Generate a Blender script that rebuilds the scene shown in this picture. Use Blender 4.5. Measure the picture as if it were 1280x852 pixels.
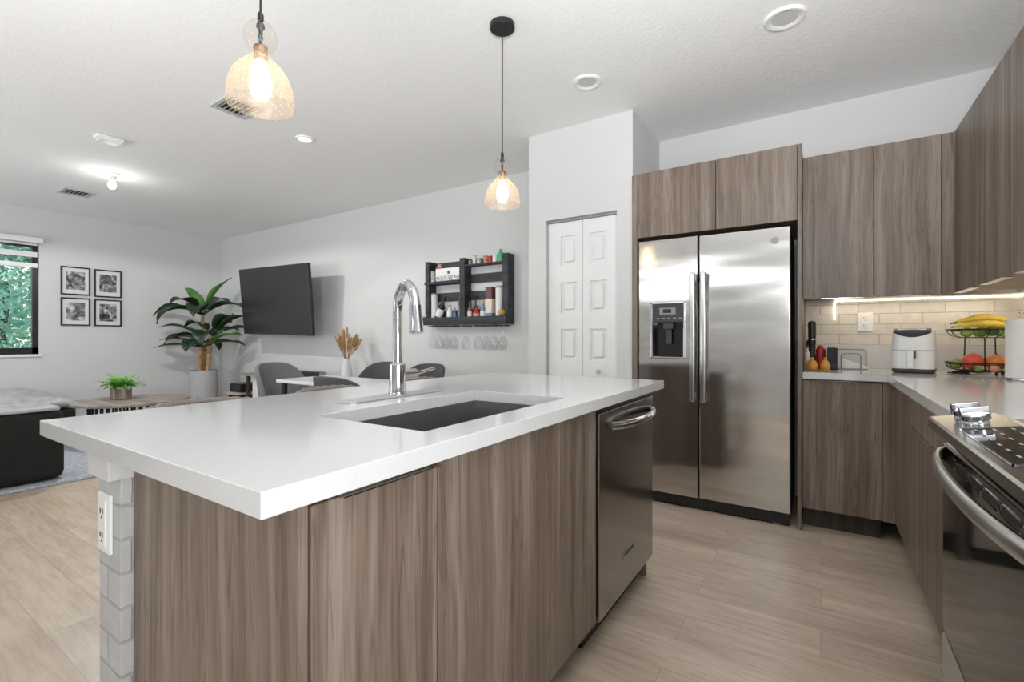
import bpy, bmesh, math, random
from mathutils import Vector, Matrix
random.seed(7)
PI = math.pi
SC = bpy.context.scene
COL = SC.collection
for o in list(bpy.data.objects): bpy.data.objects.remove(o)

# ------------------------------------------------------------------ camera, world, lights
TH = .5772; CZ = 2.707
cam = bpy.data.cameras.new('camera'); cam.sensor_width = 36; cam.lens = 592.7 / 1280 * 36
cam.shift_y = -5.1 / 1280; cam.clip_start = .02
co = bpy.data.objects.new('camera', cam); COL.objects.link(co)
co.location = (0, 0, 1.1188); co.rotation_euler = (PI / 2, 0, TH)
SC.camera = co
SC.view_settings.view_transform = 'Standard'; SC.view_settings.look = 'None'
SC.view_settings.exposure = 0.0; SC.view_settings.gamma = 1; SC.view_settings.use_curve_mapping = False
w = bpy.data.worlds.new('world'); SC.world = w; w.use_nodes = True
w.node_tree.nodes['Background'].inputs[0].default_value = (.97, .98, 1, 1)
w.node_tree.nodes['Background'].inputs[1].default_value = 1.5

def light(name, kind, loc, power, col=(1, 1, 1), rot=(0, 0, 0), size=None, sy=None, rad=None):
    l = bpy.data.lights.new(name, kind); l.energy = power; l.color = col
    if kind == 'AREA':
        l.shape = 'RECTANGLE'; l.size = size; l.size_y = sy or size
    elif rad: l.shadow_soft_size = rad
    o = bpy.data.objects.new(name, l); COL.objects.link(o); o.location = loc; o.rotation_euler = rot
    return o
# added area lamps as daylight, set at unseen openings behind and beside the camera
light('added_daylight_right', 'AREA', (.94, -.35, 1.1), 56, (.95, .98, 1), (0, PI / 2 + .95, 0), 1.7, 1.7)
light('daylight_rear', 'AREA', (-1.6, -2.80, 2.22), 24, (1, 1, 1), (PI / 2, 0, 0), 3.1, .5)
light('added_daylight_far', 'AREA', (-6.0, -2.5, 1.0), 84, (.95, .98, 1), (PI / 2 + 1.15, 0, 0), 2.6, 1.7)
# two added fill spots, unseen, aimed at the ceiling to brighten the room
def bounce_fill(loc, tgt, cone, power):
    o = light('added_bounce_fill', 'SPOT', loc, power, (.96, .98, 1), rad=.2); o.data.spot_size = math.radians(cone); o.data.spot_blend = 1
    o.rotation_euler = (Vector(tgt) - Vector(loc)).to_track_quat('-Z', 'Y').to_euler()
bounce_fill((-1.5, -.6, 1.5), (-4.2, 2.0, 2.7), 95, 190)
bounce_fill((.1, -.3, 1.5), (.1, .9, 2.7), 110, 385)

# ------------------------------------------------------------------ materials
MATS = {}
def newmat(name):
    m = bpy.data.materials.new(name); m.use_nodes = True; MATS[name] = m
    nt = m.node_tree; return m, nt, nt.nodes['Principled BSDF']
def setp(b, col=None, rough=None, metal=None, **k):
    if col is not None: b.inputs['Base Color'].default_value = (*col, 1)
    if rough is not None: b.inputs['Roughness'].default_value = rough
    if metal is not None: b.inputs['Metallic'].default_value = metal
    for n, v in k.items():
        b.inputs[n.replace('_', ' ')].default_value = v
def N(nt, t, **k):
    n = nt.nodes.new(t)
    for a, v in k.items():
        if a.startswith('i_'): n.inputs[a[2:].replace('_', ' ')].default_value = v
        else: setattr(n, a, v)
    return n
def L(nt, a, b): nt.links.new(a, b)
def coords(nt, scale=(1, 1, 1), rnd=True, kind='Object'):
    tc = N(nt, 'ShaderNodeTexCoord'); src = tc.outputs[kind]
    if rnd:
        oi = N(nt, 'ShaderNodeObjectInfo'); mu = N(nt, 'ShaderNodeMath', operation='MULTIPLY'); mu.inputs[1].default_value = 37.
        L(nt, oi.outputs['Random'], mu.inputs[0])
        cb = N(nt, 'ShaderNodeCombineXYZ')
        for i in range(3): L(nt, mu.outputs[0], cb.inputs[i])
        ad = N(nt, 'ShaderNodeVectorMath', operation='ADD'); L(nt, src, ad.inputs[0]); L(nt, cb.outputs[0], ad.inputs[1]); src = ad.outputs[0]
    mp = N(nt, 'ShaderNodeMapping'); mp.inputs['Scale'].default_value = scale; L(nt, src, mp.inputs[0])
    return mp.outputs[0]
def noise(nt, vec, scale, detail=3, rough=.5, dist=0):
    n = N(nt, 'ShaderNodeTexNoise'); n.inputs['Scale'].default_value = scale; n.inputs['Detail'].default_value = detail
    n.inputs['Roughness'].default_value = rough; n.inputs['Distortion'].default_value = dist; L(nt, vec, n.inputs['Vector']); return n.outputs['Fac']
def ramp(nt, fac, stops):
    r = N(nt, 'ShaderNodeValToRGB'); e = r.color_ramp.elements
    while len(e) < len(stops): e.new(.5)
    for i, (p, c) in enumerate(stops): e[i].position = p; e[i].color = (*c, 1)
    L(nt, fac, r.inputs[0]); return r.outputs[0]
def mixc(nt, a, b, fac=.5, mode='MIX'):
    m = N(nt, 'ShaderNodeMix', data_type='RGBA', blend_type=mode)
    for s, v in ((0, fac), (6, a), (7, b)):
        if hasattr(v, 'links'): L(nt, v, m.inputs[s])
        elif s == 0: m.inputs[s].default_value = v
        else: m.inputs[s].default_value = (*v, 1)
    return m.outputs[2]
def bump(nt, b, h, strength=.2, dist=.01):
    n = N(nt, 'ShaderNodeBump'); n.inputs['Strength'].default_value = strength; n.inputs['Distance'].default_value = dist
    L(nt, h, n.inputs['Height']); L(nt, n.outputs[0], b.inputs['Normal'])

def plain(name, col, rough=.5, metal=0, var=.06, scale=30, bmp=0, **k):
    """a solid colour with a faint procedural mottling"""
    m, nt, b = newmat(name); setp(b, col, rough, metal, **k)
    v = coords(nt); f = noise(nt, v, scale, 3)
    dk = tuple(max(0, c * (1 - var)) for c in col); lt = tuple(min(1, c * (1 + var)) for c in col)
    L(nt, ramp(nt, f, [(.3, dk), (.7, lt)]), b.inputs['Base Color'])
    if bmp: bump(nt, b, f, bmp, .003)
    return m
def wood(name, cols, sx=1.0, axis='Z', rough=.42, warp=.045):
    m, nt, b = newmat(name); setp(b, cols[1], rough)
    sc = {'Z': (1, 1, .028), 'X': (.028, 1, 1), 'Y': (1, .028, 1)}[axis]
    v0 = coords(nt, (1, 1, 1)); lf = N(nt, 'ShaderNodeTexNoise'); lf.inputs['Scale'].default_value = 1.6; lf.inputs['Detail'].default_value = 1
    L(nt, v0, lf.inputs['Vector'])
    sb = N(nt, 'ShaderNodeVectorMath', operation='SUBTRACT'); sb.inputs[1].default_value = (.5, .5, .5); L(nt, lf.outputs['Color'], sb.inputs[0])
    ml = N(nt, 'ShaderNodeVectorMath', operation='SCALE'); ml.inputs['Scale'].default_value = warp; L(nt, sb.outputs[0], ml.inputs[0])
    ad = N(nt, 'ShaderNodeVectorMath', operation='ADD'); L(nt, v0, ad.inputs[0]); L(nt, ml.outputs[0], ad.inputs[1])
    mp = N(nt, 'ShaderNodeMapping'); mp.inputs['Scale'].default_value = sc; L(nt, ad.outputs[0], mp.inputs[0]); v = mp.outputs[0]
    a = noise(nt, v, 16 * sx, 4, .55); c = noise(nt, v, 55 * sx, 3, .6); d = noise(nt, v, 190 * sx, 2, .6)
    base = ramp(nt, a, [(.34, cols[0]), (.5, cols[1]), (.64, cols[2])])
    st = ramp(nt, c, [(.34, (.70, .68, .66)), (.45, (1, 1, 1)), (.68, (1.08, 1.08, 1.08))])
    fi = ramp(nt, d, [(.35, (.84, .83, .82)), (.6, (1.04, 1.04, 1.04))])
    ln = noise(nt, v, 21 * sx, 2, .5); lc = ramp(nt, ln, [(.40, (1, 1, 1)), (.415, (.72, .69, .67)), (.43, (1, 1, 1)), (.465, (1, 1, 1)), (.48, (.58, .55, .53)), (.495, (1, 1, 1)), (.55, (1, 1, 1)), (.565, (.70, .67, .65)), (.58, (1, 1, 1))])
    o = mixc(nt, mixc(nt, mixc(nt, base, st, .8, 'MULTIPLY'), fi, .8, 'MULTIPLY'), lc, .85, 'MULTIPLY')
    L(nt, o, b.inputs['Base Color']); bump(nt, b, c, .08, .001); return m
def steel(name, col=(.62, .61, .6), rough=.27, axis='X', metal=1.0, aniso=.6, wave=0):
    m, nt, b = newmat(name); setp(b, col, rough, metal, Anisotropic=aniso)
    v = coords(nt, {'X': (.03, 1, 1), 'Z': (1, 1, .03), 'Y': (1, .03, 1)}[axis]); f = noise(nt, v, 260, 3, .6)
    L(nt, ramp(nt, f, [(.3, tuple(c * .93 for c in col)), (.7, tuple(min(1, c * 1.05) for c in col))]), b.inputs['Base Color'])
    g = coords(nt); q = noise(nt, g, 2.2, 2)
    mr = N(nt, 'ShaderNodeMapRange'); mr.inputs[3].default_value = rough * .85; mr.inputs[4].default_value = rough * 1.2; L(nt, q, mr.inputs[0]); L(nt, mr.outputs[0], b.inputs['Roughness'])
    bump(nt, b, f, .05, .0005)
    if wave:
        bn = [n for n in nt.nodes if n.type == 'BUMP'][0]; g2 = coords(nt, (.6, .6, 2.2)); h2 = noise(nt, g2, 2.4, 1); b2 = N(nt, 'ShaderNodeBump'); b2.inputs['Strength'].default_value = wave; b2.inputs['Distance'].default_value = .02
        L(nt, h2, b2.inputs['Height']); L(nt, b2.outputs[0], bn.inputs['Normal'])
    return m
def glass(name, tint=(1, 1, 1), refl=.25, speck=0):
    """thin glass: tinted see-through mixed with a mirror by the Fresnel factor"""
    m, nt, b = newmat(name); nt.nodes.remove(b); out = nt.nodes['Material Output']
    tr = N(nt, 'ShaderNodeBsdfTransparent'); tr.inputs[0].default_value = (*tint, 1)
    gl = N(nt, 'ShaderNodeBsdfGlossy'); gl.inputs['Roughness'].default_value = .05
    lw = N(nt, 'ShaderNodeLayerWeight'); lw.inputs[0].default_value = .3
    pw = N(nt, 'ShaderNodeMath', operation='POWER'); pw.inputs[1].default_value = 2.5; L(nt, lw.outputs['Facing'], pw.inputs[0])
    pm = N(nt, 'ShaderNodeMath', operation='MULTIPLY_ADD'); pm.inputs[1].default_value = refl; pm.inputs[2].default_value = .03; L(nt, pw.outputs[0], pm.inputs[0])
    mx = N(nt, 'ShaderNodeMixShader'); L(nt, pm.outputs[0], mx.inputs[0]); L(nt, tr.outputs[0], mx.inputs[1]); L(nt, gl.outputs[0], mx.inputs[2])
    last = mx
    if speck:
        v = coords(nt, rnd=False); vo = N(nt, 'ShaderNodeTexVoronoi'); vo.inputs['Scale'].default_value = speck; L(nt, v, vo.inputs['Vector'])
        lt = N(nt, 'ShaderNodeMath', operation='LESS_THAN'); lt.inputs[1].default_value = .3; L(nt, vo.outputs['Distance'], lt.inputs[0])
        md = N(nt, 'ShaderNodeMath', operation='MULTIPLY_ADD'); md.inputs[1].default_value = .35; md.inputs[2].default_value = .22; L(nt, lt.outputs[0], md.inputs[0])
        df = N(nt, 'ShaderNodeBsdfDiffuse'); df.inputs[0].default_value = (.97, .83, .70, 1)
        tl = N(nt, 'ShaderNodeBsdfTranslucent'); tl.inputs[0].default_value = (.98, .80, .63, 1)
        m0 = N(nt, 'ShaderNodeMixShader'); L(nt, df.outputs[0], m0.inputs[1]); L(nt, tl.outputs[0], m0.inputs[2])
        m2 = N(nt, 'ShaderNodeMixShader'); L(nt, md.outputs[0], m2.inputs[0]); L(nt, mx.outputs[0], m2.inputs[1]); L(nt, m0.outputs[0], m2.inputs[2]); last = m2
    L(nt, last.outputs[0], out.inputs[0]); return m
def emit(name, col, s):
    m, nt, b = newmat(name); nt.nodes.remove(b); e = N(nt, 'ShaderNodeEmission'); e.inputs[0].default_value = (*col, 1); e.inputs[1].default_value = s
    L(nt, e.outputs[0], nt.nodes['Material Output'].inputs[0]); return m
def brick(name, c1, c2, mort, bw, rh, ms, swz, bmp=.5, seed=0, rough=.6):
    m, nt, b = newmat(name); setp(b, c1, rough)
    tc = N(nt, 'ShaderNodeTexCoord'); sp = N(nt, 'ShaderNodeSeparateXYZ'); cb = N(nt, 'ShaderNodeCombineXYZ')
    g = N(nt, 'ShaderNodeNewGeometry'); L(nt, g.outputs['Position'], sp.inputs[0])
    if swz == 'XZ': L(nt, sp.outputs[0], cb.inputs[0]); L(nt, sp.outputs[2], cb.inputs[1])
    elif swz == 'YZ': L(nt, sp.outputs[1], cb.inputs[0]); L(nt, sp.outputs[2], cb.inputs[1])
    elif swz == 'BOTH':
        a = N(nt, 'ShaderNodeMath', operation='ADD'); L(nt, sp.outputs[0], a.inputs[0]); L(nt, sp.outputs[1], a.inputs[1]); L(nt, a.outputs[0], cb.inputs[0]); L(nt, sp.outputs[2], cb.inputs[1])
    nz = N(nt, 'ShaderNodeTexNoise'); nz.inputs['Scale'].default_value = 9; L(nt, g.outputs['Position'], nz.inputs['Vector'])
    sc = N(nt, 'ShaderNodeVectorMath', operation='SCALE'); sc.inputs['Scale'].default_value = .008; L(nt, nz.outputs['Color'], sc.inputs[0])
    ad = N(nt, 'ShaderNodeVectorMath', operation='ADD'); L(nt, cb.outputs[0], ad.inputs[0]); L(nt, sc.outputs[0], ad.inputs[1])
    br = N(nt, 'ShaderNodeTexBrick'); br.inputs['Scale'].default_value = 1; br.inputs['Brick Width'].default_value = bw; br.inputs['Row Height'].default_value = rh
    br.inputs['Mortar Size'].default_value = ms; br.inputs['Mortar Smooth'].default_value = .4
    br.inputs['Color1'].default_value = (*c1, 1); br.inputs['Color2'].default_value = (*c2, 1); br.inputs['Mortar'].default_value = (*mort, 1)
    L(nt, ad.outputs[0], br.inputs['Vector'])
    f = noise(nt, g.outputs['Position'], 22, 5, .6)
    v = ramp(nt, f, [(.3, (.88, .88, .88)), (.65, (1.05, 1.05, 1.05))])
    L(nt, mixc(nt, br.outputs['Color'], v, .8, 'MULTIPLY'), b.inputs['Base Color'])
    iv = N(nt, 'ShaderNodeMath', operation='MULTIPLY_ADD'); iv.inputs[1].default_value = -1.; L(nt, br.outputs['Fac'], iv.inputs[0])
    m3 = N(nt, 'ShaderNodeMath', operation='MULTIPLY'); m3.inputs[1].default_value = .5; L(nt, f, m3.inputs[0]); L(nt, m3.outputs[0], iv.inputs[2])
    bump(nt, b, iv.outputs[0], bmp, .006); return m
def floor_mat():
    m, nt, b = newmat('oak_plank'); setp(b, (.5, .4, .3), .36)
    g = N(nt, 'ShaderNodeNewGeometry')
    br = N(nt, 'ShaderNodeTexBrick'); br.offset = .37; br.inputs['Scale'].default_value = 1; br.inputs['Brick Width'].default_value = 1.22; br.inputs['Row Height'].default_value = .18
    br.inputs['Mortar Size'].default_value = .0012; br.inputs['Color1'].default_value = (0, 0, 0, 1); br.inputs['Color2'].default_value = (1, 1, 1, 1); br.inputs['Mortar'].default_value = (.5, .5, .5, 1)
    L(nt, g.outputs['Position'], br.inputs['Vector'])
    sh = N(nt, 'ShaderNodeVectorMath', operation='SCALE'); sh.inputs['Scale'].default_value = 5.; L(nt, br.outputs['Color'], sh.inputs[0])
    ad = N(nt, 'ShaderNodeVectorMath', operation='ADD'); L(nt, g.outputs['Position'], ad.inputs[0]); L(nt, sh.outputs[0], ad.inputs[1])
    mp = N(nt, 'ShaderNodeMapping'); mp.inputs['Scale'].default_value = (.13, 1, 1); L(nt, ad.outputs[0], mp.inputs[0])
    a = noise(nt, mp.outputs[0], 9, 5, .6, .3); c = noise(nt, mp.outputs[0], 46, 4, .65)
    base = ramp(nt, a, [(.28, (.46, .36, .27)), (.5, (.57, .465, .365)), (.72, (.66, .56, .455))])
    st = ramp(nt, c, [(.35, (.84, .82, .8)), (.55, (1, 1, 1)), (.75, (1.05, 1.05, 1.05))])
    tone = mixc(nt, (.92, .92, .92), (1.06, 1.05, 1.04), br.outputs['Color'])
    o = mixc(nt, mixc(nt, base, st, 1, 'MULTIPLY'), tone, 1, 'MULTIPLY')
    jn = ramp(nt, br.outputs['Fac'], [(.0, (1, 1, 1)), (1., (.66, .62, .58))])
    L(nt, mixc(nt, o, jn, 1, 'MULTIPLY'), b.inputs['Base Color'])
    bump(nt, b, c, .06, .001); return m
def ceiling_mat():
    m, nt, b = newmat('ceiling_paint'); setp(b, (.9, .9, .9), .85)
    g = N(nt, 'ShaderNodeNewGeometry'); f = noise(nt, g.outputs['Position'], 42, 4, .6)
    L(nt, ramp(nt, f, [(.3, (.89, .89, .89)), (.7, (.92, .92, .92))]), b.inputs['Base Color'])
    bump(nt, b, ramp(nt, f, [(.40, (0, 0, 0)), (.6, (1, 1, 1))]), .16, .003); return m

M = {}
M['mgrey_l'] = plain('light_grey_metal', (.55, .55, .56), .5)
M['wall'] = plain('wall_paint', (.68, .68, .68), .7, var=.01, scale=60, bmp=.05)
M['ceiling'] = ceiling_mat(); M['floor'] = floor_mat()
M['white'] = plain('white_paint', (.84, .84, .84), .4, var=.01)
M['quartz'] = plain('white_quartz', (.63, .63, .63), .1, var=.012, scale=90)
M['wood'] = wood('grey_brown_laminate', ((.142, .102, .076), (.205, .154, .120), (.275, .219, .179)), sx=1.15)
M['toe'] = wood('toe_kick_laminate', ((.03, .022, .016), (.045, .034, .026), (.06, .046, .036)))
M['steel'] = steel('brushed_steel', (.60, .59, .58), .12, aniso=.0); M['steel_v'] = steel('brushed_steel_upright', (.66, .65, .64), .22, 'Z')
M['plate'] = plain('satin_deck_plate', (.5, .5, .51), .38, .7, var=.08)
M['wavysteel'] = steel('wavy_brushed_steel', (.60, .59, .58), .13, aniso=.0, wave=.35)
M['dsteel'] = steel('dark_steel', (.36, .345, .33), .2, 'Y'); M['sinksteel'] = steel('sink_steel', (.42, .42, .42), .34, 'Y')
M['chrome'] = plain('chrome', (.56, .56, .58), .08, 1, var=.01)
M['black'] = plain('black_plastic', (.012, .012, .013), .35); M['blackglass'] = plain('black_glass', (.012, .011, .011), .06, var=.02)
M['hobglass'] = plain('smoked_hob_glass', (.03, .026, .024), .05, var=.02)
M['dgrey'] = plain('dark_grey_plastic', (.05, .05, .052), .4)
M['mgrey'] = plain('mid_grey_plastic', (.3, .3, .3), .4)
M['lens'] = plain('grey_lens', (.62, .62, .62), .5)
M['screen'] = plain('tv_screen', (.016, .016, .017), .28, var=.02)
M['rackwood'] = wood('painted_slate_wood', ((.014, .017, .022), (.026, .031, .038), (.042, .049, .058)), rough=.6, axis='X')
M['whitebrick'] = brick('white_brick_tile', (.74, .70, .64), (.66, .62, .56), (.5, .46, .41), .215, .067, .003, 'XZ')
M['whitebrick_r'] = brick('white_brick_tile_side', (.74, .70, .64), (.66, .62, .56), (.5, .46, .41), .215, .067, .003, 'YZ')
M['kneebrick'] = brick('whitewashed_brick', (.56, .56, .555), (.48, .48, .475), (.40, .40, .395), .19, .075, .004, 'BOTH', .6)
M['marble'] = plain('pale_marble_block', (.66, .66, .66), .4, var=.14, scale=12)
M['winglass'] = glass('window_glass', (.97, .99, .985), .1)
M['clear'] = glass('clear_glass', (.982, .982, .982), .5)
M['amberglass'] = glass('seeded_amber_glass', (1, .93, .86), .35, 110)
M['clearamber'] = glass('clear_amber_glass', (.985, .965, .94), .5)
M['bulb'] = emit('bulb_glow', (1, .86, .6), 9); M['bulbw'] = emit('bulb_white_glow', (1, .98, .95), 8); M['led'] = emit('led_strip_glow', (1, .9, .68), 9)
M['disc'] = emit('lit_downlight', (1, .99, .97), 7)
M['brass'] = plain('aged_brass', (.32, .2, .12), .35, 1)
M['cable'] = plain('black_cable', (.02, .02, .02), .6)
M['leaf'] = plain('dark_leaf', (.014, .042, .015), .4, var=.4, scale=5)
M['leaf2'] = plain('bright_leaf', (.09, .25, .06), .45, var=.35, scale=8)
M['fern'] = plain('fern_green', (.16, .42, .07), .5, var=.4, scale=20)
M['stem'] = plain('palm_stem', (.5, .31, .17), .7, var=.35, scale=24, bmp=.5); M['stemg'] = plain('palm_stem_green', (.24, .3, .1), .6, var=.3)
M['pot'] = plain('grey_stone_pot', (.42, .42, .44), .75, var=.1, bmp=.2); M['soil'] = plain('soil', (.05, .035, .025), .9, var=.4)
M['potwood'] = wood('mottled_brown_pot', ((.12, .07, .05), (.25, .17, .13), (.5, .45, .4)))
M['black_fabric'] = plain('black_fabric', (.014, .013, .012), .95, var=.35, scale=120, bmp=.4)
M['grey_fabric'] = plain('grey_fabric', (.17, .17, .17), .9, var=.2, scale=140, bmp=.3)
M['dgrey_fabric'] = plain('charcoal_fabric', (.075, .077, .08), .9, var=.2, scale=140, bmp=.3)
M['taupe_fabric'] = plain('taupe_fabric', (.24, .21, .19), .9, var=.2, scale=140, bmp=.3)
M['silver_fabric'] = plain('silver_grey_fabric', (.4, .4, .42), .42, var=.2, scale=14, bmp=.8)
M['tablewood'] = wood('weathered_grey_wood', ((.2, .17, .15), (.28, .24, .21), (.36, .32, .28)), axis='X')
M['palewood'] = wood('pale_wood', ((.42, .35, .28), (.52, .44, .36), (.6, .52, .44)), axis='X')
M['whitetop'] = plain('white_table_top', (.72, .73, .76), .2, var=.03)
M['rug'] = plain('grey_shag', (.42, .44, .5), .95, var=.3, scale=60, bmp=1)
M['paper'] = plain('white_paper', (.82, .82, .82), .9, var=.02, bmp=.1)
M['napkin'] = plain('white_napkin', (.88, .86, .82), .9, var=.02)
M['wheat'] = plain('dried_wheat', (.42, .25, .12), .9, var=.35, scale=40)
M['vase'] = plain('pale_ceramic', (.66, .66, .68), .35, var=.04)
M['banana'] = plain('banana_skin', (.85, .6, .08), .45, var=.16, scale=16)
M['redfruit'] = plain('red_fruit', (.72, .09, .05), .35, var=.25, scale=12); M['orfruit'] = plain('orange_red_fruit', (.78, .27, .06), .4, var=.35, scale=14)
M['grfruit'] = plain('green_fruit', (.3, .42, .1), .4, var=.25, scale=12); M['avocado'] = plain('dark_green_fruit', (.08, .12, .04), .6, var=.3, bmp=.3)
M['pinkfruit'] = plain('peach_fruit', (.85, .36, .22), .5, var=.2, scale=14)
M['wire'] = plain('black_wire', (.03, .025, .02), .4, .6)
M['red'] = plain('red_glaze', (.4, .03, .02), .35); M['amberliq'] = plain('amber_bottle', (.3, .1, .03), .15); M['darkbottle'] = plain('dark_bottle', (.015, .012, .01), .12)
M['bluebottle'] = plain('blue_grey_bottle', (.2, .25, .38), .15); M['label'] = plain('cream_label', (.75, .68, .58), .6); M['whitelab'] = plain('white_label', (.8, .79, .77), .6, var=.05)
M['maroon'] = plain('maroon_card', (.16, .06, .07), .5); M['greenbot'] = plain('green_bottle', (.06, .45, .18), .2); M['gold'] = plain('gold_glaze', (.55, .33, .1), .35, .3)
M['orangejar'] = plain('amber_honey_glaze', (.75, .35, .05), .2, var=.25, scale=20); M['pinklab'] = plain('salmon_label', (.75, .32, .24), .5)
M['canvas'] = plain('printed_pattern', (.5, .49, .5), .7, var=.9, scale=90); M['redprint'] = plain('red_white_print', (.5, .22, .18), .6, var=.8, scale=60)
M['mat'] = plain('picture_mount', (.74, .74, .78), .7, var=.01)
M['bark'] = plain('bark', (.12, .09, .07), .9, var=.3)
M['garden'] = plain('garden_leaf', (.38, .75, .34), .6, var=.5, scale=3); M['garden2'] = plain('blue_green_leaf', (.36, .66, .58), .6, var=.5, scale=3)
M['lawn'] = plain('lawn', (.12, .26, .08), .9, var=.4, scale=8)
M['strip'] = plain('blind_fabric', (.8, .8, .8), .8, var=.02)
M['sheer'] = glass('blind_sheer', (.62, .66, .66), .02)
def photo_mat(i):
    m, nt, b = newmat('monochrome_photo_%d' % i); setp(b, (.3, .3, .3), .35)
    v = coords(nt, rnd=True); f = noise(nt, v, (9, 11, 8, 10)[i], 5, .6, 1.2); 
    L(nt, ramp(nt, f, [(.38, (.015, .015, .017)), (.47, (.13, .13, .14)), (.56, (.34, .34, .36)), (.66, (.7, .7, .72))]), b.inputs['Base Color']); return m
PH = [photo_mat(i) for i in range(4)]

# ------------------------------------------------------------------ mesh helpers
def box(bm, x0, x1, y0, y1, z0, z1, bev=0, seg=2, mi=0, rot=None):
    v = [bm.verts.new(p) for p in ((x0, y0, z0), (x1, y0, z0), (x1, y1, z0), (x0, y1, z0), (x0, y0, z1), (x1, y0, z1), (x1, y1, z1), (x0, y1, z1))]
    fs = [bm.faces.new([v[i] for i in q]) for q in ((3, 2, 1, 0), (4, 5, 6, 7), (0, 1, 5, 4), (1, 2, 6, 5), (2, 3, 7, 6), (3, 0, 4, 7))]
    for f in fs: f.material_index = mi
    if bev:
        r = bmesh.ops.bevel(bm, geom=list({e for f in fs for e in f.edges}), offset=bev, segments=seg, affect='EDGES', profile=.5)
        for f in r['faces']: f.material_index = mi
        if rot: bmesh.ops.transform(bm, matrix=rot, verts=list({q for f in r['faces'] for q in f.verts}))
    elif rot: bmesh.ops.transform(bm, matrix=rot, verts=v)
def B(*a, **k):
    bm = bmesh.new(); box(bm, *a, **k); return bm
def lathe(bm, prof, c=(0, 0, 0), seg=28, mi=0, sx=1, sy=1, cap=True, rot=None):
    rings = []
    allv = []
    for r, z in prof:
        ring = [bm.verts.new((c[0] + r * sx * math.cos(2 * PI * k / seg), c[1] + r * sy * math.sin(2 * PI * k / seg), c[2] + z)) for k in range(seg)]
        rings.append(ring); allv += ring
    for a, b in zip(rings, rings[1:]):
        for k in range(seg):
            f = bm.faces.new((a[k], a[(k + 1) % seg], b[(k + 1) % seg], b[k])); f.material_index = mi
    if cap:
        for ring, fl in ((rings[0], True), (rings[-1], False)):
            f = bm.faces.new(ring[::-1] if fl else ring); f.material_index = mi
    if rot: bmesh.ops.transform(bm, matrix=rot, verts=allv)
def LT(*a, **k):
    bm = bmesh.new(); lathe(bm, *a, **k); return bm
def tube(bm, pts, r, seg=10, mi=0, closed=False, flat=1.0):
    pts = [Vector(p) for p in pts]; n = len(pts); rs = r if isinstance(r, (list, tuple)) else [r] * n
    up = None; rings = []
    for i, p in enumerate(pts):
        if closed: t = pts[(i + 1) % n] - pts[i - 1]
        else: t = (pts[min(i + 1, n - 1)] - pts[max(i - 1, 0)])
        t.normalize()
        if up is None:
            up = Vector((0, 0, 1)) if abs(t.z) < .9 else Vector((1, 0, 0))
        up = (up - t * up.dot(t)); up.normalize(); s = t.cross(up)
        rings.append([bm.verts.new(p + s * (rs[i] * math.cos(2 * PI * k / seg)) + up * (rs[i] * flat * math.sin(2 * PI * k / seg))) for k in range(seg)])
    prs = list(zip(rings, rings[1:])) + ([(rings[-1], rings[0])] if closed else [])
    for a, b in prs:
        for k in range(seg):
            f = bm.faces.new((a[k], a[(k + 1) % seg], b[(k + 1) % seg], b[k])); f.material_index = mi
    if not closed:
        bm.faces.new(rings[0][::-1]).material_index = mi; bm.faces.new(rings[-1]).material_index = mi
def T(*a, **k):
    bm = bmesh.new(); tube(bm, *a, **k); return bm
def prism(bm, poly, z0, z1, mi=0, bev=0):
    lo = [bm.verts.new((x, y, z0)) for x, y in poly]; hi = [bm.verts.new((x, y, z1)) for x, y in poly]; n = len(poly)
    fs = [bm.faces.new(lo[::-1]), bm.faces.new(hi)] + [bm.faces.new((lo[i], lo[(i + 1) % n], hi[(i + 1) % n], hi[i])) for i in range(n)]
    for f in fs: f.material_index = mi
    if bev: bmesh.ops.bevel(bm, geom=list({e for f in fs for e in f.edges}), offset=bev, segments=2, affect='EDGES')
def PR(*a, **k):
    bm = bmesh.new(); prism(bm, *a, **k); return bm
def arcpts(c, r, a0, a1, n, f):
    return [f(c[0] + r * math.cos(a0 + (a1 - a0) * i / n), c[1] + r * math.sin(a0 + (a1 - a0) * i / n)) for i in range(n + 1)]
def rrect(cx, cy, w_, d_, r, n=5):
    out = []
    for sx, sy, a in ((1, 1, 0), (-1, 1, PI / 2), (-1, -1, PI), (1, -1, 1.5 * PI)):
        for i in range(n + 1):
            t = a + PI / 2 * i / n; out.append((cx + sx * (w_ / 2 - r) + r * math.cos(t), cy + sy * (d_ / 2 - r) + r * math.sin(t)))
    return out

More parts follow.
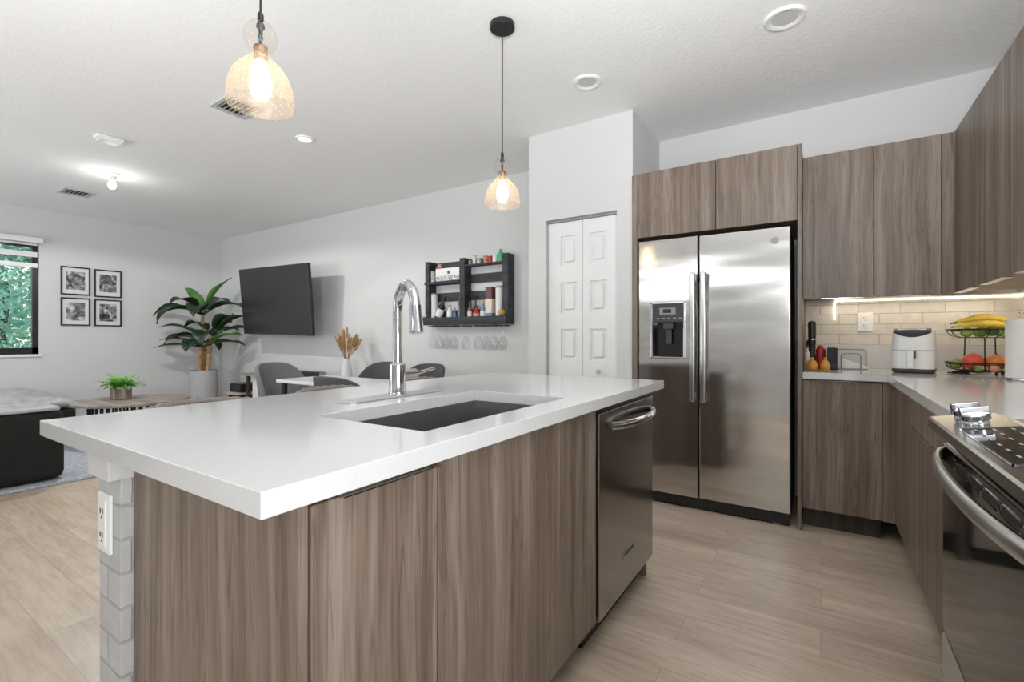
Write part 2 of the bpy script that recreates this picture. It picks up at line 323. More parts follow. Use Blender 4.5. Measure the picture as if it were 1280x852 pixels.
ORG = {}
def tag(o, label=None, cat=None, group=None, kind=None):
    for k, v in (('label', label), ('category', cat), ('group', group), ('kind', kind)):
        if v: o[k] = v
    return o
def thing(name, label, cat, loc=(0, 0, 0), rz=0, group=None, local=False):
    o = bpy.data.objects.new(name, None); COL.objects.link(o); o.location = loc; o.rotation_euler = (0, 0, rz); o.empty_display_size = .1
    ORG[o.name] = Vector((0, 0, 0)) if local else Vector(loc)
    return tag(o, label, cat, group)
def obj(name, bm, mats, parent=None, label=None, sharp=35, at=None):
    me = bpy.data.meshes.new(name)
    org = ORG.get(parent.name, Vector((0, 0, 0))) if parent else (Vector(at) if at else Vector((0, 0, 0)))
    if org.length: bmesh.ops.translate(bm, vec=-org, verts=bm.verts[:])
    bm.normal_update(); bm.to_mesh(me); bm.free()
    for f in me.polygons: f.use_smooth = True
    me.set_sharp_from_angle(angle=math.radians(sharp))
    for m in (mats if isinstance(mats, (list, tuple)) else [mats]): me.materials.append(M[m] if isinstance(m, str) else m)
    o = bpy.data.objects.new(name, me); COL.objects.link(o)
    if sharp < 60:
        wm = o.modifiers.new('weighted', 'WEIGHTED_NORMAL'); wm.keep_sharp = True
    if parent: o.parent = parent
    elif at: o.location = at
    ORG[o.name] = org
    if label: o['label'] = label
    return o
def solo(name, bm, mats, label, cat, group=None, at=None, sharp=35):
    return tag(obj(name, bm, mats, None, sharp=sharp, at=at), label, cat, group)
def struct(name, bm, mats, label=None, at=None):
    o = obj(name, bm, mats, at=at); return tag(o, label, None, None, 'structure')
def dup(root, loc, rz=None, label=None, group=None):
    def cp(o, par):
        c = o.copy(); COL.objects.link(c)
        if par: c.parent = par
        ORG[c.name] = ORG.get(o.name, Vector((0, 0, 0)))
        for ch in list(o.children): cp(ch, c)
        return c
    r = cp(root, None); r.location = loc
    if rz is not None: r.rotation_euler = (0, 0, rz)
    if label: r['label'] = label
    if group: r['group'] = group
    return r

# ------------------------------------------------------------------ room shell
LX, RX, BY, RY = -8.16, .97, 3.895, -2.6
struct('floor', B(LX - .1, RX + .1, RY - .1, BY + .1, -.1, 0), 'floor')
struct('ceiling', B(LX - .1, RX + .1, RY - .1, BY + .1, CZ, CZ + .1), 'ceiling')
struct('wall_back', B(LX - .1, RX + .1, BY, BY + .12, 0, CZ), 'wall')
WY0, WY1, WZ0, WZ1 = .25, 1.735, .885, 2.30
bm = bmesh.new(); box(bm, LX - .12, LX, RY, WY0, 0, CZ); box(bm, LX - .12, LX, WY1, BY, 0, CZ); box(bm, LX - .12, LX, WY0, WY1, 0, WZ0); box(bm, LX - .12, LX, WY0, WY1, WZ1, CZ)
struct('wall_left', bm, 'wall')
bm = bmesh.new(); box(bm, RX, RX + .12, .6, BY, 0, CZ); box(bm, RX, RX + .12, RY, -1.3, 0, CZ); box(bm, RX, RX + .12, -1.3, .6, 2.25, CZ)
struct('wall_right', bm, 'wall')
bm = bmesh.new(); box(bm, LX, -7.4, RY - .12, RY, 0, CZ); box(bm, -4.6, -3.2, RY - .12, RY, 0, CZ); box(bm, 0, RX, RY - .12, RY, 0, CZ); box(bm, -7.4, -4.6, RY - .12, RY, 2.28, CZ); box(bm, -3.2, 0, RY - .12, RY, 2.46, CZ); box(bm, -3.2, 0, RY - .12, RY, 0, 1.98)
struct('wall_rear', bm, 'wall')
# pantry closet walls with the door opening
bm = bmesh.new(); D0, D1, DT, PY, PX0, PX1 = -1.797, -1.218, 2.022, 3.239, -1.949, -1.102
box(bm, PX0, D0, PY, PY + .1, 0, CZ); box(bm, D1, PX1, PY, PY + .1, 0, CZ); box(bm, D0, D1, PY, PY + .1, DT, CZ)
box(bm, PX0, PX0 + .1, PY + .1, BY, 0, CZ); box(bm, PX1 - .1, PX1, PY + .1, BY, 0, CZ)
struct('wall_pantry', bm, 'wall')
struct('baseboard_left', B(LX, LX + .015, RY, BY, 0, .1, bev=.004), 'white'); struct('baseboard_back', B(LX + .02, PX0, BY - .015, BY, 0, .1, bev=.004), 'white')
# tiled backsplash
bm = bmesh.new(); box(bm, -.09, RX, BY - .012, BY, 1.01, 1.375)
struct('wall_backsplash_back', bm, 'whitebrick')
struct('wall_backsplash_right', B(RX - .012, RX, .62, BY - .012, 1.01, 1.375), 'whitebrick_r')

# window in the left wall, with its zebra blind, and the garden outside
wn = struct('window_1', B(LX - .10, LX + .0, WY0, WY0 + .02, WZ0, WZ1), 'white')
bm = bmesh.new(); box(bm, LX - .09, LX - .03, WY0, WY0 + .05, WZ0 + .02, WZ1 - .02); box(bm, LX - .09, LX - .03, WY1 - .055, WY1, WZ0 + .02, WZ1 - .02)
box(bm, LX - .09, LX - .03, WY0, WY1, WZ0 + .02, WZ0 + .10); box(bm, LX - .09, LX - .03, WY0, WY1, WZ1 - .07, WZ1)
box(bm, LX - .08, LX - .04, .95, 1.0, WZ0 + .02, WZ1)
obj('window_frame', bm, 'black', wn); obj('window_sill', B(LX - .11, LX + .03, WY0 - .02, WY1 + .02, WZ0 - .01, WZ0 + .018, bev=.003), 'white', wn)
obj('pane', B(LX - .065, LX - .060, WY0 + .03, WY1 - .03, WZ0 + .05, WZ1 - .03), 'winglass', wn)
bl = thing('window_blind', 'white zebra roller blind drawn a little way down the left window', 'blind', (LX, 1.0, 2.3))
obj('cassette', B(LX, LX + .075, WY0 - .02, WY1 + .03, 2.275, 2.345, bev=.012), 'white', bl)
bm = bmesh.new()
for z0, z1 in ((2.25, 2.275), (2.107, 2.17)): box(bm, LX - .01, LX - .006, WY0 + .01, WY1 - .015, z0, z1)
obj('opaque_band', bm, 'strip', bl)
bm = bmesh.new()
for z0, z1 in ((2.17, 2.25), (2.03, 2.107)): box(bm, LX - .01, LX - .008, WY0 + .01, WY1 - .015, z0, z1)
obj('sheer_band', bm, 'sheer', bl); obj('bottom_rail', B(LX - .022, LX - .002, WY0 + .01, WY1 - .01, 1.975, 2.03, bev=.006), 'white', bl)

struct('floor_garden', B(-16, LX - .13, -5, 8, -.25, -.15), 'lawn', 'green garden lawn outside the window')
def leafball(bm, c, rx, ry, rz, n, s, mi=0):
    for i in range(n):
        u, v_, t = random.gauss(0, 1), random.gauss(0, 1), random.gauss(0, 1); q = Vector((u, v_, t)).normalized() * (random.random() ** .4)
        p = Vector((c[0] + q.x * rx, c[1] + q.y * ry, c[2] + q.z * rz)); a = Vector((random.gauss(0, 1), random.gauss(0, 1), random.gauss(0, 1))).normalized(); b = a.orthogonal().normalized()
        k = s * random.uniform(.6, 1.3)
        f = bm.faces.new([bm.verts.new(x) for x in (p - a * k, p - b * k * .45 + Vector((0, 0, k * .1)), p + a * k, p + b * k * .45 - Vector((0, 0, k * .1)))]); f.material_index = mi
for i, (x, y, h, r, mt) in enumerate(((-10.2, 1.75, 2.6, .75, 'garden2'), (-10.6, .1, 3.0, .85, 'garden'), (-10.9, 3.6, 2.6, .95, 'garden2'), (-12.8, 1.8, 3.6, 1.25, 'garden'))):
    t = thing('garden_tree', ['blue-green leafy tree nearest behind the window glass', 'light green leafy tree at the left of the window view', 'blue-green leafy tree at the right of the window view', 'tall green tree farthest back in the window view'][i], 'tree', (x, y, -.15), 0, 'trees outside the window')
    obj('trunk', T([(x, y, -.15), (x + .05, y, .8), (x, y + .08, h * .75)], [.08, .06, .03]), 'bark', t)
    bm = bmesh.new(); leafball(bm, (x, y, h * .52), r, r, h * .52, 3300 if r < .9 else 2600, .05); obj('foliage', bm, mt, t)

# ------------------------------------------------------------------ pantry bifold door
dr = thing('door_1', None, None, (-1.5, PY + .03, 0)); dr['kind'] = 'structure'; dr['label'] = 'white two-leaf bifold pantry door with raised panels'
def leaf(x0, x1):
    bm = bmesh.new(); y = PY + .035; z0, z1 = .012, 2.0
    box(bm, x0, x1, y + .014, y + .035, z0, z1)
    pz = [(1.668, 1.893), (1.303, 1.537), (.942, 1.179), (.58, .82), (.22, .46)]; px0, px1 = x0 + .062, x1 - .062
    if x1 > -1.4: px0, px1 = x0 + .055, x1 - .085
    else: px0, px1 = x0 + .108, x1 - .046
    box(bm, x0, px0, y, y + .02, z0, z1); box(bm, px1, x1, y, y + .02, z0, z1)
    edges = [z1] + [e for p in pz for e in (p[1], p[0])] + [z0]
    for a, b in zip(edges[::2], edges[1::2]): box(bm, px0, px1, y, y + .02, b, a)
    for a, b in pz: box(bm, px0 + .022, px1 - .022, y + .002, y + .02, a + .022, b - .022, bev=.010, seg=1)
    return bm
obj('leaf', leaf(D0 + .006, -1.5), 'white', dr); lf = obj('leaf', leaf(-1.497, D1 - .006), 'white', dr)
obj('knob', LT([(.006, 0), (.006, .012), (.016, .018), (.018, .028), (.012, .036)], rot=Matrix.Translation((-1.365, PY + .036, .868)) @ Matrix.Rotation(PI / 2, 4, 'X')), 'mgrey_l', lf)
struct('trim_1', B(D0, D1, PY + .02, PY + .075, 2.002, DT, bev=.002), 'mgrey', 'grey track above the pantry door')

# ------------------------------------------------------------------ island
kn = struct('wall_knee', B(-1.413, -1.285, .402, 2.2, 0, .8765, bev=.004), 'kneebrick', 'whitewashed brick half wall behind the island cabinets')
struct('trim_2', B(-1.408, -1.284, .380, .62, .806, .8765, bev=.002), 'marble', 'pale block capping the brick half wall under the worktop')
ol = thing('wall_outlet', 'white double socket on the end of the brick half wall', 'outlet', (-1.36, .402, .70))
obj('cover_plate', B(-1.397, -1.326, .395, .402, .632, .765, bev=.002), 'white', ol)
bm = bmesh.new(); box(bm, -1.379, -1.344, .392, .398, .645, .752, bev=.002); obj('socket_face', bm, 'white', ol)
bm = bmesh.new()
for zc in (.672, .725):
    bm = bmesh.new()
    for dx in (-.007, .006): box(bm, -1.362 + dx - .0012, -1.362 + dx + .0012, .3905, .393, zc - .005, zc + .006)
    lathe(bm, [(.003, 0), (.003, .002)], seg=8, rot=Matrix.Translation((-1.362, .393, zc - .013)) @ Matrix.Rotation(PI / 2, 4, 'X'))
    obj('socket_slots', bm, 'dgrey', ol)

def cabinet(name, label, body, doors, cat='cabinet', group=None, toe=None, loc=None):
    """body: box; doors: list of (partname, box, handle box or None)"""
    t = thing(name, label, cat, loc or ((body[0] + body[1]) / 2, (body[2] + body[3]) / 2, toe[4] if toe else body[4]), 0, group)
    obj('body', B(*body), 'wood', t)
    for pn, bx, hb in doors:
        d = obj(pn, B(*bx, bev=.0012, seg=1), 'wood', t)
        if hb: obj('handle', handle_bm(hb), 'steel', d)
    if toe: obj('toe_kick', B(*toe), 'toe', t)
    return t
def handle_bm(h):
    bm = bmesh.new(); box(bm, *h, bev=.0015, seg=1); return bm
IX = -.656
solo('end_panel', B(-1.283, -.662, .425, .441, 0, .8755, bev=.001, seg=1), 'wood', 'brown wood-grain end panel of the island beside the brick half wall', 'panel')
cabinet('base_cabinet', 'narrow island cabinet with a long steel edge pull, nearest the camera', (-1.27, IX - .022, .4415, .729, .12, .875),
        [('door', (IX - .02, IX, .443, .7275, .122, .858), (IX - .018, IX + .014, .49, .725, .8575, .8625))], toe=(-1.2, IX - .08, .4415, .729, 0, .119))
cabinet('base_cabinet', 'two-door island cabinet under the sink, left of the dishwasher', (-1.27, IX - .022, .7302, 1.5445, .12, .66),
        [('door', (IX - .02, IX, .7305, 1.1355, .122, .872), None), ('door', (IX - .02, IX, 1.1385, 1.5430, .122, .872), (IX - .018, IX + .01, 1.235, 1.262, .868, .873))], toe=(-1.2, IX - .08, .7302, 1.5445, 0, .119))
solo('end_panel', B(-1.283, IX - .03, 2.196, 2.212, 0, .8755, bev=.001, seg=1), 'wood', 'wood-grain end panel of the island past the dishwasher', 'panel')

# dishwasher
dw = thing('dishwasher', 'dark stainless dishwasher at the far end of the island', 'dishwasher', (-.95, 1.87, 0))
obj('body', B(-1.25, -.69, 1.556, 2.19, .09, .866), 'dgrey', dw)
dd = obj('door', B(-.688, IX + .006, 1.560, 2.188, .115, .848, bev=.004), 'dsteel', dw)
obj('control_strip', B(-.69, IX, 1.562, 2.186, .8485, .866, bev=.002), 'black', dw)
pts = [(IX + .006, 1.668, .79)] + [(IX + .006 + .052 * math.sin(PI * t) ** .5, 1.668 + .484 * t, .79) for t in [i / 14 for i in range(1, 14)]] + [(IX + .006, 2.152, .79)]
obj('handle', T(pts, .014, 12, flat=1.15), 'chrome', dd, 'bowed chrome bar handle')
bm = bmesh.new(); box(bm, IX + .006, IX + .008, 1.80, 1.92, .247, .273, bev=.0007, seg=1); obj('badge', bm, 'chrome', dd)
obj('badge_face', B(IX + .008, IX + .0085, 1.806, 1.914, .2515, .2685), 'dgrey', dd)
obj('toe_kick', B(-1.2, -.72, 1.562, 2.19, 0, .10), 'black', dw)

# worktop with sink cut-out (a ring of four pieces welded into one mesh)
def slab_with_hole(x0, x1, y0, y1, hx0, hx1, hy0, hy1, z0, z1):
    bm = bmesh.new(); n = {}
    xs, ys = [x0, hx0, hx1, x1], [y0, hy0, hy1, y1]
    for zi, z in enumerate((z0, z1)):
        for i, x in enumerate(xs):
            for j, y in enumerate(ys): n[zi, i, j] = bm.verts.new((x, y, z))
    for i in range(3):
        for j in range(3):
            if i == 1 and j == 1: continue
            bm.faces.new((n[1, i, j], n[1, i + 1, j], n[1, i + 1, j + 1], n[1, i, j + 1])); bm.faces.new((n[0, i, j + 1], n[0, i + 1, j + 1], n[0, i + 1, j], n[0, i, j]))
    for i in range(3):
        bm.faces.new((n[0, i, 0], n[0, i + 1, 0], n[1, i + 1, 0], n[1, i, 0])); bm.faces.new((n[0, i + 1, 3], n[0, i, 3], n[1, i, 3], n[1, i + 1, 3]))
        bm.faces.new((n[0, 0, i + 1], n[0, 0, i], n[1, 0, i], n[1, 0, i + 1])); bm.faces.new((n[0, 3, i], n[0, 3, i + 1], n[1, 3, i + 1], n[1, 3, i]))
    for a, b in (((1, 1), (2, 1)), ((2, 1), (2, 2)), ((2, 2), (1, 2)), ((1, 2), (1, 1))):
        bm.faces.new((n[0, b[0], b[1]], n[0, a[0], a[1]], n[1, a[0], a[1]], n[1, b[0], b[1]]))
    bmesh.ops.recalc_face_normals(bm, faces=bm.faces[:])
    es = [e for e in bm.edges if e.calc_face_angle(0) > 1]
    bmesh.ops.bevel(bm, geom=es, offset=.0012, segments=1, affect='EDGES'); return bm
SX0, SX1, SY0, SY1 = -1.104, -.72, .757, 1.442
solo('island_worktop', slab_with_hole(-1.608, -.618, .343, 2.26, SX0, SX1, SY0, SY1, .8767, .914), 'quartz', 'white quartz island worktop around the sink', 'worktop', at=(-1.1, 1.3, .8767))
# sink bowl
sk = thing('sink', 'dark stainless undermount sink set in the white island worktop', 'sink', (-.912, 1.1, .68))
bm = bmesh.new(); a, b = .012, .0
g = .006
def ring(z, ins): return [(SX0 - .004 + ins, SY0 - .004 + ins, z), (SX1 + .004 - ins, SY0 - .004 + ins, z), (SX1 + .004 - ins, SY1 + .004 - ins, z), (SX0 - .004 + ins, SY1 + .004 - ins, z)]
rs = [[bm.verts.new(p) for p in ring(z, i)] for z, i in ((.876, -.015), (.876, 0), (.69, .006), (.684, .012))]
for p, q in zip(rs, rs[1:]):
    for k in range(4): bm.faces.new((p[k], q[k], q[(k + 1) % 4], p[(k + 1) % 4]))
bm.faces.new(rs[-1])
bmesh.ops.recalc_face_normals(bm, faces=bm.faces[:])
bw = obj('bowl', bm, 'sinksteel', sk)
bw.modifiers.new('wall', 'SOLIDIFY').thickness = .002
obj('drain', LT([(.045, 0), (.045, .003), (.03, .004), (.026, .001)], (-.96, 1.2, .6845)), 'chrome', sk)
# faucet
FX, FY = -1.242, 1.173
fc = thing('kitchen_faucet', 'chrome gooseneck pull-down faucet behind the island sink', 'faucet', (FX, FY, .914))
obj('deck_plate', PR([(FX + .008 + .046 * math.cos(t) * 1.0, FY - .02 + (.18 if math.sin(t) >= 0 else -.18) + .046 * math.sin(t)) for t in [2 * PI * i / 32 for i in range(32)]], .9142, .9185, bev=.0012), 'plate', fc)
obj('base', LT([(.031, .0045), (.031, .01), (.0285, .014), (.0285, .108), (.022, .114)], (FX, FY, .914), seg=32), 'chrome', fc)
dx, dy = .181, -.085; dl = math.hypot(dx, dy); ux, uy = dx / dl, dy / dl; R_ = .088
pts = [(FX, FY, 1.02), (FX, FY, 1.10), (FX, FY, 1.17), (FX, FY, 1.206)]
for i in range(1, 15):
    t = PI - (PI - .18) * i / 14; r = R_ + R_ * math.cos(t); pts.append((FX + ux * r, FY + uy * r, 1.206 + R_ * math.sin(t)))
obj('spout', T(pts, .0165, 16), 'chrome', fc)
e = pts[-1]; dwn = Vector((ux * .16, uy * .16, -1)).normalized(); e = Vector(e)
hd = obj('spray_head', T([e, e + dwn * .004, e + dwn * .06, e + dwn * .09, e + dwn * .092], [.0175, .0195, .0215, .024, .019], 18), 'chrome', fc)
pb = e + dwn * .045 + Vector((-uy, ux, 0)) * 0
obj('button', T([pb + Vector((-ux, -uy, 0)) * .018, pb + Vector((-ux, -uy, 0)) * .026], .006, 10), 'dgrey', hd)
lv = obj('valve', T([(FX, FY, .985), (FX, FY + .085, .985), (FX, FY + .089, .985)], [.019, .019, .014], 18), 'chrome', fc)
obj('lever', T([(FX, FY + .083, .985), (FX + .002, FY + .12, .99), (FX + .004, FY + .185, 1.0)], [.007, .006, .005], 10), 'chrome', lv)

# ------------------------------------------------------------------ refrigerator
FL, FR, FYr = -1.047, -.147, 3.209
fr = thing('refrigerator', 'side-by-side stainless refrigerator with water dispenser under the wood cabinets', 'refrigerator', (-.6, 3.5, 0))
obj('body', B(FL + .005, FR - .005, FYr + .062, BY - .03, .02, 1.765, bev=.003), 'dgrey', fr)
def fdoor(x0, x1, hole=None):
    if not hole: return B(x0, x1, FYr, FYr + .055, .08, 1.77, bev=.007, seg=3)
    bm = slab_with_hole(x0, x1, .08, 1.77, *hole, 0, .055)
    bmesh.ops.transform(bm, matrix=Matrix.Translation((0, FYr + .055, 0)) @ Matrix.Rotation(PI / 2, 4, 'X'), verts=bm.verts[:]); return bm
d1 = obj('freezer_door', fdoor(FL, -.665, (-.955, -.752, .985, 1.34)), 'wavysteel', fr); d2 = obj('fridge_door', fdoor(-.655, FR), 'wavysteel', fr)
for nm, d, x in (('handle', d1, -.688), ('handle', d2, -.622)):
    bm = bmesh.new(); box(bm, x - .0175, x + .0175, FYr - .058, FYr - .036, .705, 1.53, bev=.009, seg=3)
    for z in (.74, 1.495): box(bm, x - .011, x + .011, FYr - .04, FYr + .001, z - .02, z + .02, bev=.002, seg=1)
    obj(nm, bm, 'steel_v', d)
bm = bmesh.new(); box(bm, -.966, -.742, FYr - .006, FYr + .002, .974, .986, bev=.002); box(bm, -.966, -.742, FYr - .006, FYr + .002, 1.338, 1.35, bev=.002)
box(bm, -.966, -.955, FYr - .006, FYr + .002, .974, 1.35, bev=.002); box(bm, -.752, -.742, FYr - .006, FYr + .002, .974, 1.35, bev=.002)
ds = obj('dispenser_frame', bm, 'chrome', d1)
bm = bmesh.new(); box(bm, -.955, -.752, FYr + .05, FYr + .056, .985, 1.34); box(bm, -.955, -.95, FYr, FYr + .05, .985, 1.34); box(bm, -.757, -.752, FYr, FYr + .05, .985, 1.34); box(bm, -.955, -.752, FYr - .002, FYr + .05, .985, 1.0)
obj('dispenser_recess', bm, 'blackglass', ds)
cp = obj('dispenser_panel', B(-.953, -.754, FYr - .006, FYr + .05, 1.216, 1.338, bev=.003), 'mgrey_d' if 0 else 'dgrey', ds)
obj('display', B(-.905, -.80, FYr - .009, FYr - .005, 1.268, 1.312, bev=.001), 'mgrey', cp)
obj('display_window', B(-.882, -.828, FYr - .0105, FYr - .008, 1.278, 1.303), 'black', cp)
bm = bmesh.new()
for k in range(5): box(bm, -.925 + .036 * k, -.905 + .036 * k, FYr - .0075, FYr - .005, 1.238, 1.246)
obj('buttons', bm, 'mgrey', cp)
bm = bmesh.new(); box(bm, -.885, -.82, FYr + .004, FYr + .04, 1.17, 1.217, bev=.004); box(bm, -.872, -.832, FYr + .018, FYr + .03, 1.07, 1.172, bev=.004)
obj('paddle', bm, 'dgrey', ds)
obj('badge', LT([(.021, 0), (.021, .002)], rot=Matrix.Translation((-.228, FYr + .0005, 1.69)) @ Matrix.Rotation(PI / 2, 4, 'X')), 'mgrey', d2, 'small round grey maker badge')
bm = bmesh.new(); box(bm, FL + .01, FR - .005, FYr + .02, FYr + .06, .012, .075)
for k in range(24): box(bm, FL + .05 + k * .033, FL + .07 + k * .033, FYr + .016, FYr + .022, .03, .06)
obj('kick_grille', bm, 'black', fr)
for x in (FL + .08, FR - .08): obj('foot', LT([(.02, 0), (.02, .015), (.012, .02), (.012, .035)], (x, FYr + .045, 0)), 'mgrey', fr)

# tall panel and cabinets over the refrigerator
solo('end_panel', B(-.1127, -.0925, FYr, BY - .014, 0, 2.237, bev=.001, seg=1), 'wood', 'tall wood-grain panel on the right side of the refrigerator', 'panel')
solo('filler_strip', B(-1.0995, -1.064, FYr + .01, FYr + .03, 0, 2.237), 'wood', 'narrow upright strip between pantry wall and refrigerator', 'panel')
cabinet('wall_cabinet', 'two-door wood cabinet above the refrigerator', (-1.062, -.1135, FYr + .022, BY - .005, 1.80, 2.236),
        [('door', (-1.062, -.557, FYr, FYr + .02, 1.798, 2.237), None), ('door', (-.553, -.1145, FYr, FYr + .02, 1.798, 2.237), None)])
# wall cabinets at the back
UY, UX, UB, UT = 3.481, .611, 1.355, 2.237
solo('filler_strip', B(-.0915, -.038, UY + .002, UY + .02, UB, UT), 'wood', 'upright filler strip left of the back wall cabinets', 'panel')
cabinet('wall_cabinet', 'two-door wood wall cabinet on the back wall over the white air fryer', (-.091, .558, UY + .022, BY - .013, UB + .012, UT - .001),
        [('door', (-.036, .2575, UY, UY + .02, UB, UT), (0.0, .213, UY - .01, UY + .015, UB - .005, UB - .0005)), ('door', (.2605, .5565, UY, UY + .02, UB, UT), (.298, .531, UY - .01, UY + .015, UB - .005, UB - .0005))])
solo('filler_strip', B(.5595, UX - .001, UY + .002, UY + .02, UB, UT), 'wood', 'upright filler strip in the corner of the wall cabinets', 'panel')
for k, (y1, y0) in enumerate(((3.479, 3.0165), (3.0135, 2.5565), (2.5535, 2.05), (2.047, 1.52))):
    cabinet('wall_cabinet', ['wood wall cabinet on the right wall, farthest from the camera beside the corner', 'wood wall cabinet on the right wall, second from the corner', 'wood wall cabinet on the right wall, third from the corner', 'wood wall cabinet on the right wall, nearest the camera'][k],
            (UX + .022, RX - .013, y0, y1, UB + .012, UT - .001), [('door', (UX, UX + .02, y0, y1, UB, UT), (UX - .018, UX + .015, y0 + .05, y1 - .1, UB - .005, UB - .0005))], group=None)

# base cabinets
BX, BDY = .335, 3.247
solo('filler_strip', B(-.0915, -.0885, BDY, BDY + .02, .12, .872), 'wood', 'thin strip beside the tall panel at the base cabinets', 'panel')
cabinet('base_cabinet', 'one-door base cabinet under the back worktop, right of the refrigerator', (-.088, .278, BDY + .022, BY - .014, .12, .876),
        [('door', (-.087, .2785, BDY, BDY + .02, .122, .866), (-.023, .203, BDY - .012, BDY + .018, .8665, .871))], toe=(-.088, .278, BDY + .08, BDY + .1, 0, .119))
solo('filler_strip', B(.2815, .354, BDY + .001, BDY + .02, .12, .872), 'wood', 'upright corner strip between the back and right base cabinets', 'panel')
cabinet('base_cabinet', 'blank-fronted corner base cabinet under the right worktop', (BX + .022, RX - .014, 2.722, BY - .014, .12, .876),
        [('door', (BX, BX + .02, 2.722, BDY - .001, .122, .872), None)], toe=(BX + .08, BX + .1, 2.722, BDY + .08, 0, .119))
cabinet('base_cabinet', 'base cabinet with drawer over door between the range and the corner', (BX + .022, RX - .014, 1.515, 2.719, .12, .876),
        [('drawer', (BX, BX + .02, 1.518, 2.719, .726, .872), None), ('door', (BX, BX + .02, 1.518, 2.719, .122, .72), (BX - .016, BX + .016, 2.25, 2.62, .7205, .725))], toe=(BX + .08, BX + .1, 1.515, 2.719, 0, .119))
# L-shaped worktop with upstand
solo('kitchen_worktop', PR([(-.09, 3.226), (.299, 3.226), (.299, 1.506), (RX - .013, 1.506), (RX - .013, BY - .013), (-.09, BY - .013)], .8767, .914, bev=.002), 'quartz', 'white quartz worktop running along the back and right walls', 'worktop', at=(.4, 3.2, .8767))
bm = bmesh.new(); box(bm, -.09, RX - .032, BY - .032, BY - .013, .9145, 1.064, bev=.001); box(bm, RX - .032, RX - .013, 1.506, BY - .013, .9145, 1.064, bev=.001)
solo('worktop_upstand', bm, 'quartz', 'low white quartz upstand against the brick tiles', 'upstand', at=(.4, 3.87, .9145))

# ------------------------------------------------------------------ range
RY0, RY1 = .74, 1.50
rg = thing('range', 'stainless slide-in range with smoked glass hob and oven door', 'stove', (.55, 1.12, 0))
obj('body', B(.275, RX - .02, RY0 + .004, RY1 - .004, .05, .915), 'dsteel', rg)
prof = [(.216, .905), (.216, .924), (.220, .9285), (.328, .946), (.345, .944), (.345, .91), (.30, .905)]
bm = bmesh.new(); lo = [bm.verts.new((x, RY0, z)) for x, z in prof]; hi = [bm.verts.new((x, RY1, z)) for x, z in prof]
bm.faces.new(lo); bm.faces.new(hi[::-1])
for i in range(len(prof)): bm.faces.new((lo[i], hi[i], hi[(i + 1) % 7], lo[(i + 1) % 7]))
bmesh.ops.recalc_face_normals(bm, faces=bm.faces[:])
pn = obj('control_panel', bm, steel('range_steel', (.5, .49, .46), .16, 'Y'), rg)
def pz(x): return .9285 + (x - .220) * (.0175 / .108)
bm = bmesh.new()
q = [(.236, .98), (.322, .98), (.322, 1.30), (.236, 1.30)]
v1 = [bm.verts.new((x, y, pz(x) + .0012)) for x, y in q]; v0 = [bm.verts.new((x, y, pz(x) - .001)) for x, y in q]
bm.faces.new(v1); bm.faces.new(v0[::-1])
for i in range(4): bm.faces.new((v0[i], v0[(i + 1) % 4], v1[(i + 1) % 4], v1[i]))
dp = obj('touch_display', bm, 'blackglass', pn)
bm = bmesh.new()
for (xa, xb, ya, yb) in ((.234, .2365, .978, 1.302), (.3215, .324, .978, 1.302), (.234, .324, .978, .981), (.234, .324, 1.299, 1.302)):
    v1 = [bm.verts.new((x, y, pz(x) + .002)) for x, y in ((xa, ya), (xb, ya), (xb, yb), (xa, yb))]; v0 = [bm.verts.new((v.co.x, v.co.y, v.co.z - .002)) for v in v1]
    bm.faces.new(v1)
    for i in range(4): bm.faces.new((v0[i], v0[(i + 1) % 4], v1[(i + 1) % 4], v1[i]))
obj('display_border', bm, 'chrome', pn)
for i in range(6):
    for j in range(3):
        bm = bmesh.new()
        x, y = .252 + j * .026, 1.02 + i * .048
        v1 = [bm.verts.new((a, b, pz(a) + .0022)) for a, b in ((x, y), (x + .004, y), (x + .004, y + .02), (x, y + .02))]; bm.faces.new(v1)
        obj('glyph', bm, 'mgrey', dp)
# knobs with a standing grip blade: two on the far side, two on the near side
for y in (1.43, 1.355, .90, .825):
    x = .272; mt = Matrix.Translation((x, y, pz(x))) @ Matrix.Rotation(-.16, 4, 'Y') @ Matrix.Scale(.88, 4)
    bm = bmesh.new(); lathe(bm, [(.024, 0), (.0245, .004), (.022, .009), (.0275, .012), (.028, .022), (.025, .026)], seg=28, rot=mt)
    kb = obj('knob', bm, 'chrome', pn)
    bm = bmesh.new(); box(bm, -.029, .03, -.005, .005, .02, .042, bev=.003, rot=mt @ Matrix.Rotation(.25, 4, 'Z')); obj('grip', bm, 'chrome', kb)
obj('hob', B(.347, RX - .06, RY0 + .002, RY1 - .002, .917, .936, bev=.002), 'hobglass', rg)
bm = bmesh.new()
for cx, cy, r in ((.48, .93, .09), (.48, 1.31, .11), (.75, .93, .11), (.75, 1.31, .08)):
    for rr in (r, r * .62): tube(bm, [(cx + rr * math.cos(2 * PI * i / 40), cy + rr * math.sin(2 * PI * i / 40), .9362) for i in range(40)], .0008, 4, closed=True)
obj('burner_rings', bm, 'mgrey', rg)
obj('rear_trim', B(RX - .06, RX - .034, RY0 + .002, RY1 - .002, .915, .94, bev=.002), 'dsteel', rg)
# vent strip under the panel
vs = obj('vent_strip', B(.262, .278, RY0 + .006, RY1 - .006, .874, .904, bev=.001), 'blackglass', rg)
